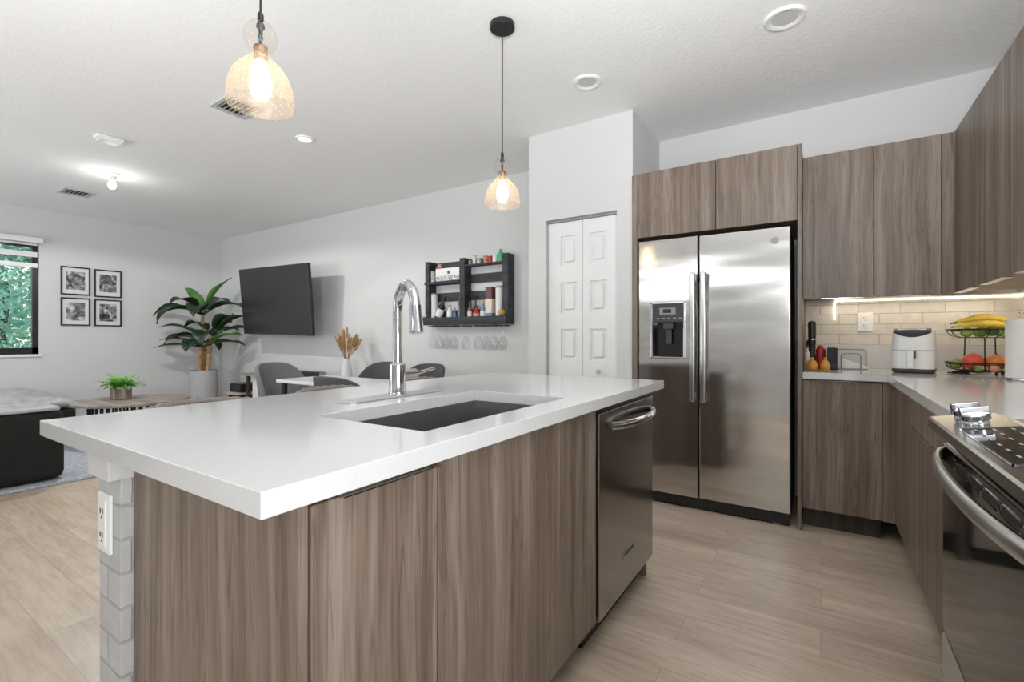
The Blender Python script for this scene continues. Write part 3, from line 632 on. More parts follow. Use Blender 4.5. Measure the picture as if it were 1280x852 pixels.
# oven door
od = obj('oven_door', B(.245, .2745, RY0 + .003, RY1 - .003, .432, .870, bev=.004), 'dsteel', rg)
obj('glass', B(.2425, .246, RY0 + .003, RY1 - .001, .432, .866, bev=.001), 'blackglass', od)
for k in range(7):
    y = RY0 + .035 + k * .1
    sl = obj('vent_slot', B(.2415, .2426, y, y + .086, .834, .852), 'black', od)
    bm = bmesh.new(); tube(bm, [(.2418, y + q, z) for q, z in ((0, .834), (.08, .834), (.086, .838), (.086, .848), (.08, .852), (0, .852), (-.004, .848), (-.004, .838))], .0017, 6, closed=True); obj('slot_rim', bm, 'chrome', sl)
pts = [(.246, RY1 - .02, .848)] + [(.243 - .046 * math.sin(PI * t) ** .55, RY1 - .02 - (RY1 - RY0 - .04) * t, .848) for t in [i / 22 for i in range(1, 22)]] + [(.246, RY0 + .02, .848)]
obj('handle', T(pts, .0095, 14, flat=1.75), steel('handle_steel', (.62, .61, .59), .24, 'Y'), od, 'wide bowed stainless bar handle')
dwr = obj('storage_drawer', B(.24, .274, RY0 + .003, RY1 - .003, .13, .424, bev=.004), steel('drawer_steel', (.55, .54, .52), .3, 'Y'), rg)
obj('drawer_lip', B(.236, .246, RY0 + .005, RY1 - .005, .325, .333, bev=.002), 'steel', dwr)
obj('toe_kick', B(.32, .36, RY0 + .01, RY1 - .01, 0, .125), 'black', rg)

# ------------------------------------------------------------------ pendants and ceiling fittings
def pendant(x, y, label):
    zb = 1.785
    t = thing('pendant_light', label, 'lamp', (x, y, zb), 0, 'pendant lamps over the island')
    obj('canopy', LT([(.06, CZ - .028), (.0635, CZ - .024), (.0635, CZ - .003), (.06, CZ)], (x, y, 0), 36), 'black', t)
    obj('cord', T([(x, y, CZ - .028), (x, y, zb + .262)], .0033, 8), 'cable', t)
    obj('cord_grip', LT([(.005, .270), (.0085, .262), (.0085, .247), (.006, .243)], (x, y, zb), 14), 'black', t)
    sh = [(.0895, 0), (.0895, .015), (.0875, .038), (.083, .062), (.0745, .085), (.062, .105), (.047, .12), (.035, .131), (.0285, .142), (.0265, .158)]
    s = obj('shade', LT(sh, (x, y, zb), 40, cap=False), 'amberglass', t, 'amber seeded glass bell shade')
    bl = [(.0265, .158), (.030, .163), (.040, .176), (.0445, .196), (.041, .216), (.030, .232), (.016, .241), (.008, .243)]
    obj('glass_ball', LT(bl, (x, y, zb), 32, cap=False), 'clearamber', s)
    bm = bmesh.new(); tube(bm, [(x + .0895 * math.cos(2 * PI * i / 40), y + .0895 * math.sin(2 * PI * i / 40), zb) for i in range(40)], .0018, 6, closed=True)
    obj('rim', bm, 'clearamber', s)
    obj('stem', LT([(.004, .243), (.010, .236), (.012, .226), (.006, .218), (.005, .205), (.008, .196), (.005, .188), (.005, .17)], (x, y, zb), 16), 'dgrey', t)
    obj('socket', LT([(.018, .17), (.0195, .166), (.0195, .154), (.017, .151), (.0185, .146), (.0185, .133), (.015, .128)], (x, y, zb), 22), 'brass', t)
    obj('bulb', LT([(.013, .132), (.016, .120), (.024, .098), (.029, .075), (.0295, .055), (.026, .035), (.017, .02), (.005, .014)], (x, y, zb), 22), 'bulb', t)
    return t
pendant(-1.355, 1.991, 'amber glass pendant lamp hanging beyond the faucet, its black ceiling cap in view')
pendant(-1.355, .751, 'amber glass pendant lamp nearest the camera at the top left')
for y in (1.991, .751): light('pendant_glow', 'POINT', (-1.355, y, 1.845), 4, (1, .8, .55), rad=.03)

def recessed(name, x, y, r, lit, label):
    t = thing(name, label, 'ceiling light', (x, y, CZ), 0)
    obj('trim', LT([(r, 0), (r, -.004), (r * .93, -.012), (r * .8, -.014), (r * .62, -.006), (r * .62, 0)], (x, y, CZ), 40, cap=False), 'white', t)
    obj('lens', LT([(r * .62, -.004), (r * .62, -.006)], (x, y, CZ), 32), 'disc' if lit else 'lens', t)
recessed('recessed_light', -3.463, 2.277, .07, True, 'lit round recessed ceiling light right of the nearest pendant lamp')
recessed('recessed_light', -1.218, 2.729, .088, False, 'small unlit round recessed ceiling light right of the black pendant cap')
recessed('recessed_light', -.15, 2.718, .095, False, 'unlit round recessed ceiling light above the refrigerator, at the top of the picture')
light('downlight_glow', 'SPOT', (-3.463, 2.277, CZ - .02), 38, (1, .98, .95), rad=.05).data.spot_size = 2.4

def vent(x0, x1, y0, y1, n, label):
    t = thing('ceiling_vent', label, 'vent', ((x0 + x1) / 2, (y0 + y1) / 2, CZ))
    bm = bmesh.new(); z0 = CZ - .012
    for a in ((x0, x1, y0, y0 + .03), (x0, x1, y1 - .03, y1), (x0, x0 + .03, y0 + .03, y1 - .03), (x1 - .03, x1, y0 + .03, y1 - .03)): box(bm, *a, z0, CZ - .0005, bev=.002, seg=1)
    obj('frame', bm, 'mgrey_l', t); obj('duct', B(x0 + .03, x1 - .03, y0 + .03, y1 - .03, CZ - .003, CZ - .001), 'black', t)
    bm = bmesh.new()
    for k in range(n):
        y = y0 + .03 + (y1 - y0 - .06) * (k + .5) / n
        box(bm, x0 + .03, x1 - .03, -.012, .012, -.001, .001, rot=Matrix.Translation((0, y, CZ - .009)) @ Matrix.Rotation(.5, 4, 'X'))
    obj('slats', bm, 'mgrey_l', t)
M['mgrey_l'] = plain('light_grey_metal', (.55, .55, .56), .5)
vent(-3.51, -3.245, 1.585, 1.83, 6, 'grey slatted air vent in the ceiling behind the nearest pendant lamp')
vent(-6.98, -6.70, 1.62, 1.88, 6, 'small air vent in the living area ceiling, farthest from the camera')
sd = thing('ceiling_sensor', 'white boxy sensor on the ceiling between the air vents', 'detector', (-4.75, 1.41, CZ))
obj('housing', B(-4.80, -4.70, 1.325, 1.50, CZ - .03, CZ - .0005, bev=.008), 'white', sd); obj('cover', B(-4.79, -4.695, 1.34, 1.485, CZ - .045, CZ - .029, bev=.006), 'white', sd)
bx, by = -5.783, 1.744
cb = thing('ceiling_bulb', 'bare lit bulb in a round white holder on the living area ceiling', 'lamp', (bx, by, CZ))
obj('holder', LT([(.07, 0), (.07, -.012), (.06, -.02), (.03, -.03), (.024, -.06), (.02, -.062)], (bx, by, CZ), 30), 'white', cb)
obj('bulb', LT([(.013, -.055), (.015, -.07), (.03, -.09), (.034, -.112), (.028, -.135), (.012, -.148)], (bx, by, CZ), 24), 'bulbw', cb)
light('bulb_glow', 'POINT', (bx, by, CZ - .21), 2.8, (1, .985, .96), rad=.04)
light('bulb_glow_down', 'SPOT', (bx, by, CZ - .16), 82, (1, .985, .96), rad=.03).data.spot_size = math.radians(172)
# led strip stuck below the wall cabinets
ls = thing('led_strip', 'lit warm LED strip stuck under the wall cabinets on the brick tiles', 'lighting', (.5, BY - .015, 1.37))
obj('strip', T([(.078, BY - .0145, 1.235), (.077, BY - .0145, 1.30), (.078, BY - .0145, 1.357), (.082, BY - .0145, 1.361), (.5, BY - .0145, 1.3595), (RX - .018, BY - .0145, 1.358), (RX - .0145, BY - .03, 1.358), (RX - .0145, 2.6, 1.358)], .0032, 6), 'led', ls)
light('under_cabinet_glow', 'AREA', (.45, BY - .12, 1.354), 1.1, (1, .87, .68), (0, 0, 0), .85, .1)
light('under_cabinet_glow_side', 'AREA', (RX - .12, 2.9, 1.354), 1.3, (1, .87, .68), (0, 0, 0), .1, 1.2)

# unseen glazing added in the openings for the daylight lamps
def glazed(name, ax, fx, a0, a1, z1, z0=0):
    bm = bmesh.new()
    n = 2
    def bb(p0, p1, za, zz, d=.03):
        if ax == 'X': box(bm, p0, p1, fx - d, fx + d, za, zz)
        else: box(bm, fx - d, fx + d, p0, p1, za, zz)
    for p in (a0, (a0 + a1) / 2 - .03, a1 - .06): bb(p, p + .06, z0, z1)
    bb(a0, a1, z0, z0 + .05); bb(a0, a1, z1 - .05, z1)
    if z0: bb(a0, a1, 2.17, 2.27)
    o = struct(name, bm, 'black', 'added black framed glazing out of view')
    bm = bmesh.new()
    if ax == 'X': box(bm, a0 + .05, a1 - .05, fx - .003, fx + .003, z0 + .05, z1 - .05)
    else: box(bm, fx - .003, fx + .003, a0 + .05, a1 - .05, z0 + .05, z1 - .05)
    obj('pane', bm, 'winglass', o)
glazed('window_2', 'X', RY - .09, -3.2, 0, 2.46, 1.98); glazed('window_added_rear', 'X', RY - .09, -7.4, -4.6, 2.28); glazed('window_added_right', 'Y', RX + .09, -1.3, .6, 2.25)

# ------------------------------------------------------------------ things on the kitchen worktop
WT = .9145
wo = thing('wall_outlet', 'white double socket on the brick tiles left of the air fryer', 'outlet', (.245, BY - .012, 1.215))
y = BY - .012
obj('cover_plate', B(.204, .285, y - .006, y, 1.155, 1.277, bev=.002), 'white', wo); obj('socket_face', B(.226, .263, y - .0085, y - .005, 1.172, 1.26, bev=.002), 'white', wo)
bm = bmesh.new()
for zc in (1.19, 1.237):
    bm = bmesh.new()
    for dx in (-.007, .006): box(bm, .2445 + dx - .0013, .2445 + dx + .0013, y - .0092, y - .008, zc, zc + .011)
    box(bm, .2425, .2465, y - .0092, y - .008, zc - .011, zc - .006)
    obj('socket_slots', bm, 'dgrey', wo)
# air fryer
ax, ay = .452, 3.57; RZ = -.22
af = thing('air_fryer', 'white basket air fryer with a dark sloping top panel', 'air fryer', (ax, ay, WT), RZ, local=True); af.scale = (.80, .80, 1)
def rr_loft(bm, secs, n=6, mi=0):
    rings = [[bm.verts.new((x, y, z)) for x, y in rrect(cx, cy, w_, d_, r, n)] for (cx, cy, w_, d_, r, z) in secs]
    for a, b in zip(rings, rings[1:]):
        k = len(a)
        for i in range(k): bm.faces.new((a[i], a[(i + 1) % k], b[(i + 1) % k], b[i])).material_index = mi
    bm.faces.new(rings[0][::-1]); bm.faces.new(rings[-1])
bm = bmesh.new(); rr_loft(bm, [(0, 0, .235, .26, .06, .022), (0, 0, .242, .268, .065, .05), (0, 0, .238, .264, .065, .13), (0, .001, .233, .258, .062, .19), (0, .002, .227, .252, .06, .232), (0, .003, .218, .243, .055, .245), (0, .004, .20, .225, .05, .25)])
obj('housing', bm, 'white', af)
bm = bmesh.new(); rr_loft(bm, [(0, 0, .215, .24, .055, .0), (0, 0, .236, .261, .06, .008), (0, 0, .236, .261, .06, .024)]); obj('base', bm, 'dgrey', af)
bm = bmesh.new()
prof = []
for i in range(13):
    t = -1 + 2 * i / 12; prof.append((.104 * t, -.1305 + .016 * abs(t) ** 3, .203 + .027 * t * t))
top = [bm.verts.new((p[0] * .98, p[1] + .03, .2525)) for p in prof]; bot = [bm.verts.new(p) for p in prof]
mid = [bm.verts.new((p[0] * 1.0, p[1] + .006, .243)) for p in prof]
bk = [bm.verts.new((p[0] * .9, .08, .2525)) for p in prof]
for i in range(12):
    bm.faces.new((bot[i], bot[i + 1], mid[i + 1], mid[i])); bm.faces.new((mid[i], mid[i + 1], top[i + 1], top[i])); bm.faces.new((top[i], top[i + 1], bk[i + 1], bk[i]))
tp = obj('control_top', bm, 'dgrey', af, 'dark glossy sloping control panel'); tp.modifiers.new('t', 'SOLIDIFY').thickness = .004
dr_ = bmesh.new(); rr_loft(dr_, [(0, -.004, .2375, .262, .065, .128), (0, -.004, .2375, .262, .065, .1305)]); obj('drawer_seam', dr_, 'mgrey', af)
bm = bmesh.new(); box(bm, -.022, .014, -.182, -.128, .028, .128, bev=.006); hn = obj('handle', bm, 'white', af); obj('release_button', B(.0135, .024, -.160, -.129, .085, .128, bev=.002), 'dgrey', hn)
solo('power_cord', T([(.60, 3.585, WT + .004), (.62, 3.57, WT + .004), (.64, 3.60, WT + .004), (.68, 3.57, WT + .004), (.70, 3.62, WT + .004), (.63, 3.64, WT + .004), (.62, 3.60, WT + .0112), (.66, 3.585, WT + .0115), (.74, 3.67, WT + .004), (.82, 3.80, WT + .004)], .0034, 8), 'cable', 'black power cord lying on the worktop behind the fruit basket', 'cord', at=(.64, 3.6, WT))

# two-tier fruit basket
kx, ky = .742, 3.60
fb = thing('fruit_basket', 'black wire two-tier fruit basket on the worktop', 'basket', (kx, ky, WT))
def circ(r, z, n=40): return [(kx + r * math.cos(2 * PI * i / n), ky + r * math.sin(2 * PI * i / n), z) for i in range(n)]
def wire_bowl(r, zr, h, nm):
    bm = bmesh.new(); tube(bm, circ(r, zr), .0038, 8, closed=True); tube(bm, circ(r * .985, zr - .008), .0025, 6, closed=True); tube(bm, circ(r * .66, zr - h), .0025, 6, closed=True); tube(bm, circ(r * .33, zr - h - .001), .0018, 6, closed=True)
    for k in range(16):
        a = 2 * PI * k / 16
        tube(bm, [(kx + q * r * math.cos(a), ky + q * r * math.sin(a), zr - hh * h) for q, hh in ((1, 0), (.99, .35), (.9, .75), (.66, 1), (.33, 1.02), (.02, 1.02))], .0016, 6)
    return obj(nm, bm, 'wire', fb)
wire_bowl(.148, .977, .045, 'lower_bowl'); wire_bowl(.143, 1.160, .045, 'upper_bowl')
for k in range(3):
    a = 2 * PI * k / 3 + .5; obj('post', T([(kx + .075 * math.cos(a), ky + .075 * math.sin(a), .93), (kx + .07 * math.cos(a), ky + .07 * math.sin(a), 1.114)], .0032, 8), 'wire', fb)
for k in range(4):
    a = 2 * PI * k / 4 + .4; obj('foot', LT([(.006, 0), (.008, .005), (.005, .0165)], (kx + .10 * math.cos(a), ky + .10 * math.sin(a), WT), 12), 'wire', fb)
def banana(pts, r, label):
    n = len(pts); rs = [r * q for q in (.35, .7, 1, 1.05, 1, .75, .3)]
    # resample along a bent line
    P0, P1, P2 = [Vector(p) for p in pts]; c = [(P0 * (1 - t) ** 2 + P1 * 2 * t * (1 - t) + P2 * t * t) for t in [i / 6 for i in range(7)]]
    o = thing('banana', label, 'banana', c[3], 0, 'bananas in the top tier'); obj('peel', T(c, rs, 7), 'banana', o, sharp=60)
    obj('stem', T([c[6], c[6] + (c[6] - c[5]).normalized() * .02], [r * .32, r * .28], 6), 'stemg', o)
banana([(kx + .11, ky - .06, 1.172), (kx - .0, ky - .13, 1.205), (kx - .115, ky - .05, 1.176)], .019, 'yellow banana lowest in front of the top fruit tier')
banana([(kx + .135, ky - .01, 1.18), (kx + .02, ky - .07, 1.255), (kx - .10, ky - .03, 1.20)], .021, 'long yellow banana lying highest on the top fruit tier')
banana([(kx + .10, ky + .06, 1.185), (kx, ky + .03, 1.245), (kx - .105, ky + .04, 1.2)], .018, 'yellow banana at the back of the top fruit tier')
def fruit(name, c, r, mat, label, cat, sq=1.0, grp=None):
    prof = [(.001, -.86)] + [(math.sin(a) * (1 + .04 * math.cos(a)), -math.cos(a) * .96) for a in [PI * i / 12 for i in range(1, 12)]] + [(.001, .82)]
    t = thing(name, label, cat, c, 0, grp); obj('flesh', LT([(q * r, z * r * sq) for q, z in prof], c, 22, cap=False), mat, t, sharp=180)
    obj('stem', T([(c[0], c[1], c[2] + r * sq * .8), (c[0] + r * .1, c[1], c[2] + r * sq * 1.05)], r * .05, 6), 'bark', t)
zt = 1.115
fruit('avocado', (kx + .02, ky - .10, 1.150), .028, 'avocado', 'dark green avocado at the front middle of the top fruit tier', 'avocado')
fruit('apple', (kx - .07, ky - .05, 1.145), .028, 'grfruit', 'green apple at the left under the bananas', 'apple', grp='green fruit in the top tier')
fruit('apple', (kx + .06, ky - .07, 1.146), .028, 'grfruit', 'green apple at the right under the bananas', 'apple', grp='green fruit in the top tier')
fruit('apple', (kx + .0, ky + .01, 1.146), .03, 'grfruit', 'green apple in the middle under the bananas', 'apple', grp='green fruit in the top tier')
fruit('apple', (kx - .10, ky + .03, .968), .032, 'grfruit', 'green apple at the left of the bottom fruit tier', 'apple')
fruit('tomato', (kx - .042, ky - .04, .985), .047, 'redfruit', 'large red tomato left of centre in the bottom fruit tier', 'tomato')
fruit('mango', (kx + .054, ky - .012, .983), .044, 'orfruit', 'large orange-red mango right of centre in the bottom fruit tier', 'mango')
fruit('nectarine', (kx + .104, ky - .05, .966), .023, 'redfruit', 'red nectarine beside the paper towels in the bottom fruit tier', 'nectarine')
fruit('peach', (kx + .028, ky - .096, .952), .022, 'pinkfruit', 'small pink peach low at the front of the bottom fruit tier', 'peach')
fruit('lime', (kx + .075, ky - .052, .94), .012, 'grfruit', 'small green lime low at the right front of the bottom fruit tier', 'lime')
fruit('lime', (kx - .035, ky - .108, .951), .019, 'grfruit', 'small green lime low at the left front of the bottom fruit tier', 'lime')

# paper towel on its holder
tx, ty = .806, 3.19
ph = thing('paper_towel_holder', 'chrome paper towel stand with a hooked rod by the fruit basket', 'holder', (tx, ty, WT))
obj('base', LT([(.072, 0), (.074, .003), (.072, .008), (.01, .010)], (tx, ty, WT), 32), 'chrome', ph)
obj('rod', T([(tx, ty, WT + .008), (tx, ty, 1.215), (tx - .001, ty, 1.228), (tx - .008, ty, 1.238), (tx - .016, ty, 1.236), (tx - .02, ty, 1.225), (tx - .02, ty, 1.212)], .0028, 8), 'chrome', ph)
tr = thing('paper_towel_roll', 'white paper towel roll on its chrome stand', 'paper towel', (tx, ty, WT + .0105))
obj('roll', LT([(.02, .0), (.0645, .0), (.066, .003), (.066, .272), (.0645, .275), (.02, .275), (.0195, .27), (.0195, .005)], (tx, ty, WT + .0105), 40, cap=False), 'paper', tr)
obj('core', LT([(.0192, .002), (.0192, .273), (.0175, .273), (.0175, .002)], (tx, ty, WT + .0105), 24, cap=False), 'bark', tr)

# napkin holder
nx, ny = .160, 3.70
nh = thing('napkin_holder', 'grey wire napkin holder on the back worktop', 'holder', (nx, ny, WT))
def arch(x0, x1, y, h, r=.022):
    p = [(x0, y, WT + .004), (x0, y, WT + h - r)]; p += [(x0 + r - r * math.cos(a), y, WT + h - r + r * math.sin(a)) for a in [PI / 8 * i for i in range(1, 5)]]
    p += [(x1 - r + r * math.sin(a), y, WT + h - r + r * math.cos(a)) for a in [PI / 8 * i for i in range(0, 4)]] + [(x1, y, WT + h - r), (x1, y, WT + .004)]; return p
bm = bmesh.new(); tube(bm, arch(nx - .08, nx + .08, ny + .035, .125), .004, 8); tube(bm, arch(nx - .05, nx + .05, ny - .03, .10), .004, 8); obj('wire_loops', bm, 'mgrey', nh)
obj('base', B(nx - .085, nx + .085, ny - .036, ny + .04, WT, WT + .0055, bev=.002), 'mgrey', nh)
bm = bmesh.new()
for k in range(9):
    y0 = ny - .024 + k * .006; v = [bm.verts.new((nx + a, y0 + dy_, WT + .006 + b)) for dy_ in (0, .004) for a, b in ((-.07, 0), (.09, 0), (.09, .01), (-.07, .07))]
    bm.faces.new(v[:4][::-1]); bm.faces.new(v[4:])
    for i in range(4): bm.faces.new((v[i], v[(i + 1) % 4], v[4 + (i + 1) % 4], v[4 + i]))
solo('napkins', bm, 'napkin', 'folded white napkins slanting in the grey wire holder', 'napkins', at=(nx, ny, WT + .006))

# the cluster beside the refrigerator panel
def bottle(name, x, y, z, r, h, neck, mats, label, cat='bottle', group=None, lab=None, cap='black', seg=18):
    t = thing(name, label, cat, (x, y, z), 0, group); nk = r * .36
    obj('glass_body', LT([(r * .9, 0), (r, r * .12), (r, h * (1 - neck) - r * .25), (r * .8, h * (1 - neck) + r * .1), (nk, h * (1 - neck) + r * .8), (nk, h * .93)], (x, y, z), seg), mats, t)
    obj('cap', LT([(nk * 1.15, h * .9), (nk * 1.2, h * .92), (nk * 1.2, h * .99), (nk * .9, h)], (x, y, z), seg), cap, t)
    if lab: obj('label_band', LT([(r * 1.012, h * (1 - neck) * .22), (r * 1.012, h * (1 - neck) * .78)], (x, y, z), seg, cap=False), lab, t)
    return t
bottle('sauce_bottle', -.060, 3.66, WT, .022, .235, .25, 'red', 'red sauce bottle with a salmon label tight against the tall panel', lab='pinklab')
t = thing('pepper_mill', 'tall black pepper mill beside the red sauce bottle', 'pepper mill', (-.046, 3.575, WT))
obj('body', LT([(.024, 0), (.026, .008), (.024, .05), (.016, .10), (.019, .15), (.022, .175), (.02, .19)], (-.046, 3.575, WT), 24), 'black', t)
obj('head', LT([(.018, .191), (.0215, .2), (.022, .25), (.0225, .285), (.02, .30), (.005, .306)], (-.046, 3.575, WT), 24), 'black', t); obj('ring', LT([(.0205, .186), (.0205, .193)], (-.046, 3.575, WT), 24), 'chrome', t)
bottle('spice_bottle', -.070, 3.50, WT, .015, .15, .3, 'whitelab', 'small white spice bottle at the front by the tall panel', cap='maroon')
bottle('chili_jar', .000, 3.64, WT, .028, .15, .15, 'red', 'dark red chili jar behind the honey pots', 'jar', cap='red')
t = thing('tea_box', 'dark open-topped tin holding dark sachets on the back worktop', 'tin', (.031, 3.60, WT))
bm = bmesh.new(); X0, X1 = .033, .088; box(bm, X0, X1, 3.57, 3.574, WT, WT + .135); box(bm, X0, X1, 3.636, 3.64, WT, WT + .135); box(bm, X0, X0 + .004, 3.574, 3.636, WT, WT + .135); box(bm, X1 - .004, X1, 3.574, 3.636, WT, WT + .135); box(bm, X0, X1, 3.57, 3.64, WT, WT + .004)
obj('tin_walls', bm, 'darkbottle', t)
bm = bmesh.new()
for k in range(4): box(bm, .040 + k * .01, .046 + k * .01, 3.58, 3.63, WT + .006, WT + .140 + .004 * (k % 2))
obj('sachets', bm, 'maroon', t)
for (x, y, s, lb) in ((-.045, 3.445, 1.0, 'amber glazed pot with a lidded knob at the left front of the worktop'), (.022, 3.46, .8, 'low amber glazed pot beside the taller amber pot')):
    t = thing('honey_pot', lb, 'jar', (x, y, WT), 0, 'amber pots')
    obj('pot', LT([(.02 * s, 0), (.03 * s, .008), (.034 * s, .025), (.03 * s, .042), (.023 * s, .05)], (x, y, WT), 24), 'orangejar', t)
    obj('lid', LT([(.025 * s, .0505), (.023 * s, .056), (.012 * s, .062), (.009 * s, .066), (.013 * s, .072), (.008 * s, .079)], (x, y, WT), 20), 'orangejar', t)
solo('glass_dish', LT([(.03, 0), (.05, .003), (.062, .008), (.062, .010), (.05, .0055), (.03, .004)], (-.012, 3.36, WT), 30), 'clear', 'small clear glass dish at the front left corner of the back worktop', 'dish', at=(-.012, 3.36, WT))

# ------------------------------------------------------------------ wall rack with bottles and hanging glasses
KX0, KX1, KY, KZ0, KZ1 = -3.577, -2.505, 3.895, 1.225, 1.925
YF = 3.775
rk = thing('wall_rack', 'dark slate wooden pallet rack on the living room wall', 'rack', (-3.04, KY, KZ0))
for x0, x1 in ((KX0, KX0 + .055), (-3.10, -3.035), (KX1 - .065, KX1)):
    obj('upright', B(x0, x1, YF, KY - .002, KZ0 + .02, KZ1, bev=.003, seg=1), 'rackwood', rk)
for z0, z1 in ((1.85, 1.915), (1.675, 1.765), (1.50, 1.59), (1.31, 1.40)):
    obj('back_slat', B(KX0 + .056, KX1 - .066, KY - .024, KY - .003, z0, z1, bev=.002, seg=1), 'rackwood', rk)
obj('shelf_board', B(KX0 + .056, -3.101, YF + .004, KY - .026, 1.685, 1.703), 'rackwood', rk)
obj('shelf_board', B(-3.034, KX1 - .066, YF + .004, KY - .026, 1.838, 1.853), 'rackwood', rk)
obj('front_lip', B(KX0 + .0, -3.101, YF - .012, YF + .0, 1.678, 1.705), 'rackwood', rk)
obj('shelf_board', B(KX0 + .056, KX1 - .066, YF + .004, KY - .026, 1.268, 1.284), 'rackwood', rk)
obj('front_board', B(KX0 - .02, KX1 - .01, YF - .022, YF - .002, 1.243, 1.325, bev=.003, seg=1), 'rackwood', rk)
bm = bmesh.new(); n_gl = 9
gx = [-3.50, -3.40, -3.30, -3.20, -3.04, -2.885, -2.785, -2.685, -2.585]
for x in gx:
    for d in (-.024, .024): box(bm, x + d - .012, x + d + .012, YF, KY - .03, 1.225, 1.235)
obj('glass_rails', bm, 'black', rk)
proto = None
gl_lab = ['leftmost', 'second from the left', 'third from the left', 'fourth from the left', 'middle one', 'fourth from the right', 'third from the right', 'second from the right', 'rightmost']
for i, x in enumerate(gx):
    lb = 'clear wine glass hanging upside down under the wall rack, ' + gl_lab[i]
    if proto is None:
        g = thing('wine_glass', lb, 'glass', (x, 3.81, 1.236), 0, 'wine glasses hanging under the rack')
        obj('foot', LT([(.034, .0), (.034, .002), (.006, .004)], (x, 3.81, 1.236), 24), 'clear', g)
        obj('stem', LT([(.004, .001), (.0035, -.10)], (x, 3.81, 1.236), 10), 'clear', g)
        obj('bowl', LT([(.004, -.10), (.02, -.112), (.034, -.135), (.041, -.165), (.040, -.2), (.034, -.245), (.0325, -.246), (.039, -.2), (.0395, -.165), (.033, -.137), (.018, -.115)], (x, 3.81, 1.236), 24, cap=False), 'clear', g)
        proto = g
    else: dup(proto, (x, 3.81, 1.236), None, lb)
S = 1.2845; YR = 3.825
def canister(name, x, z, r, h, mat, label, cat='tin', y=YR, lidm='mgrey'):
    t = thing(name, label, cat, (x, y, z)); obj('body', LT([(r * .97, 0), (r, .003), (r, h * .93), (r * .97, h * .935)], (x, y, z), 24), mat, t)
    obj('lid', LT([(r * 1.02, h * .935), (r * 1.02, h * .995), (r * .96, h)], (x, y, z), 24), lidm, t); return t
canister('whisky_tube', -3.487, S, .034, .30, 'vase', 'pale grey tube standing at the far left of the rack', 'tube')
t = bottle('liquor_bottle', 0, 0, 0, .038, .26, .4, 'darkbottle', 'black bottle with white label leaning on the lower left shelf', lab='whitelab')
t.location = (-3.43, YR - .012, S + .022); t.rotation_euler = (0, .42, 0)
bottle('liquor_bottle', -3.275, YR, S, .030, .17, .35, 'whitelab', 'short silver and white bottle on the lower left shelf', cap='mgrey')
bottle('liquor_bottle', -3.205, YR, S, .020, .14, .4, 'bluebottle', 'small blue-grey bottle beside the rack divider', cap='mgrey')
bottle('liquor_bottle', -3.135, YR + .005, S, .026, .33, .4, 'amberliq', 'tall amber bottle next to the rack divider', cap='whitelab', lab='bluebottle')
bottle('liquor_bottle', -3.005, YR, S, .026, .20, .4, 'amberliq', 'small brown bottle with cream label right of the rack divider', lab='label')
bottle('liquor_bottle', -2.945, YR + .02, S, .024, .25, .45, 'darkbottle', 'slim dark bottle standing between the red and brown bottles', cap='darkbottle')
bottle('liquor_bottle', -2.905, YR - .02, S, .034, .15, .4, 'red', 'squat bright red bottle on the lower right shelf', lab='pinklab')
bottle('liquor_bottle', -2.835, YR, S, .030, .19, .35, 'bluebottle', 'pale blue bottle with gold cap on the lower right shelf', cap='gold', lab='whitelab')
t = thing('gift_box', 'tall maroon and cream bottle box on the lower right shelf', 'box', (-2.745, YR, S))
obj('carton', B(-2.782, -2.708, YR - .036, YR + .036, S, S + .33, bev=.002), 'maroon', t); obj('carton_band', B(-2.7825, -2.7075, YR - .0365, YR + .0365, S + .07, S + .21), 'label', t); obj('carton_foot', B(-2.7825, -2.7075, YR - .0365, YR + .0365, S + .002, S + .068), 'bluebottle', t)
canister('whisky_tube', -2.635, S, .040, .335, 'whitelab', 'white tube standing at the right end of the rack', 'tube')
t = thing('skull_ornament', 'small gold ornament on the right end of the front board', 'ornament', (-2.565, YF - .016, 1.325))
obj('head', LT([(.014, 0), (.026, .008), (.034, .026), (.032, .046), (.018, .058), (.004, .061)], (-2.565, YF - .016, 1.325), 20), 'gold', t)
t = thing('ball_ornament', 'small grey ornament on the left end of the front board', 'ornament', (-3.572, YF - .012, 1.325))
obj('head', LT([(.01, 0), (.02, .006), (.026, .022), (.02, .038), (.004, .045)], (-3.572, YF - .012, 1.325), 18), 'vase', t)
# upper left shelf
U = 1.7035
t = thing('mug_box', 'long white box with a dark patterned lower edge on the upper left shelf', 'box', (-3.27, YR, U))
obj('carton', B(-3.43, -3.108, YR - .045, YR + .03, U, U + .135, bev=.002), 'whitelab', t); obj('print', B(-3.4305, -3.1075, YR - .0455, YR + .031, U + .002, U + .055), 'canvas', t)
obj('emblem', LT([(.018, 0), (.018, .001)], rot=Matrix.Translation((-3.25, YR - .0455, U + .09)) @ Matrix.Rotation(PI / 2, 4, 'X')), 'maroon', t)
for i, (x, h, mt, lb) in enumerate(((-3.488, .12, 'canvas', 'dark patterned shot glass at the left of the upper shelf'), (-3.452, .17, 'redprint', 'red and white printed tumbler at the left of the upper shelf'))):
    canister('tumbler', x, U, .022, h, mt, lb, 'cup', YR + (.025 if i else -.02), 'redprint')
t = canister('tumbler', -3.40, U + .1355, .024, .05, 'redprint', 'small red printed tin lying on the white box', 'tin', YR - .01)
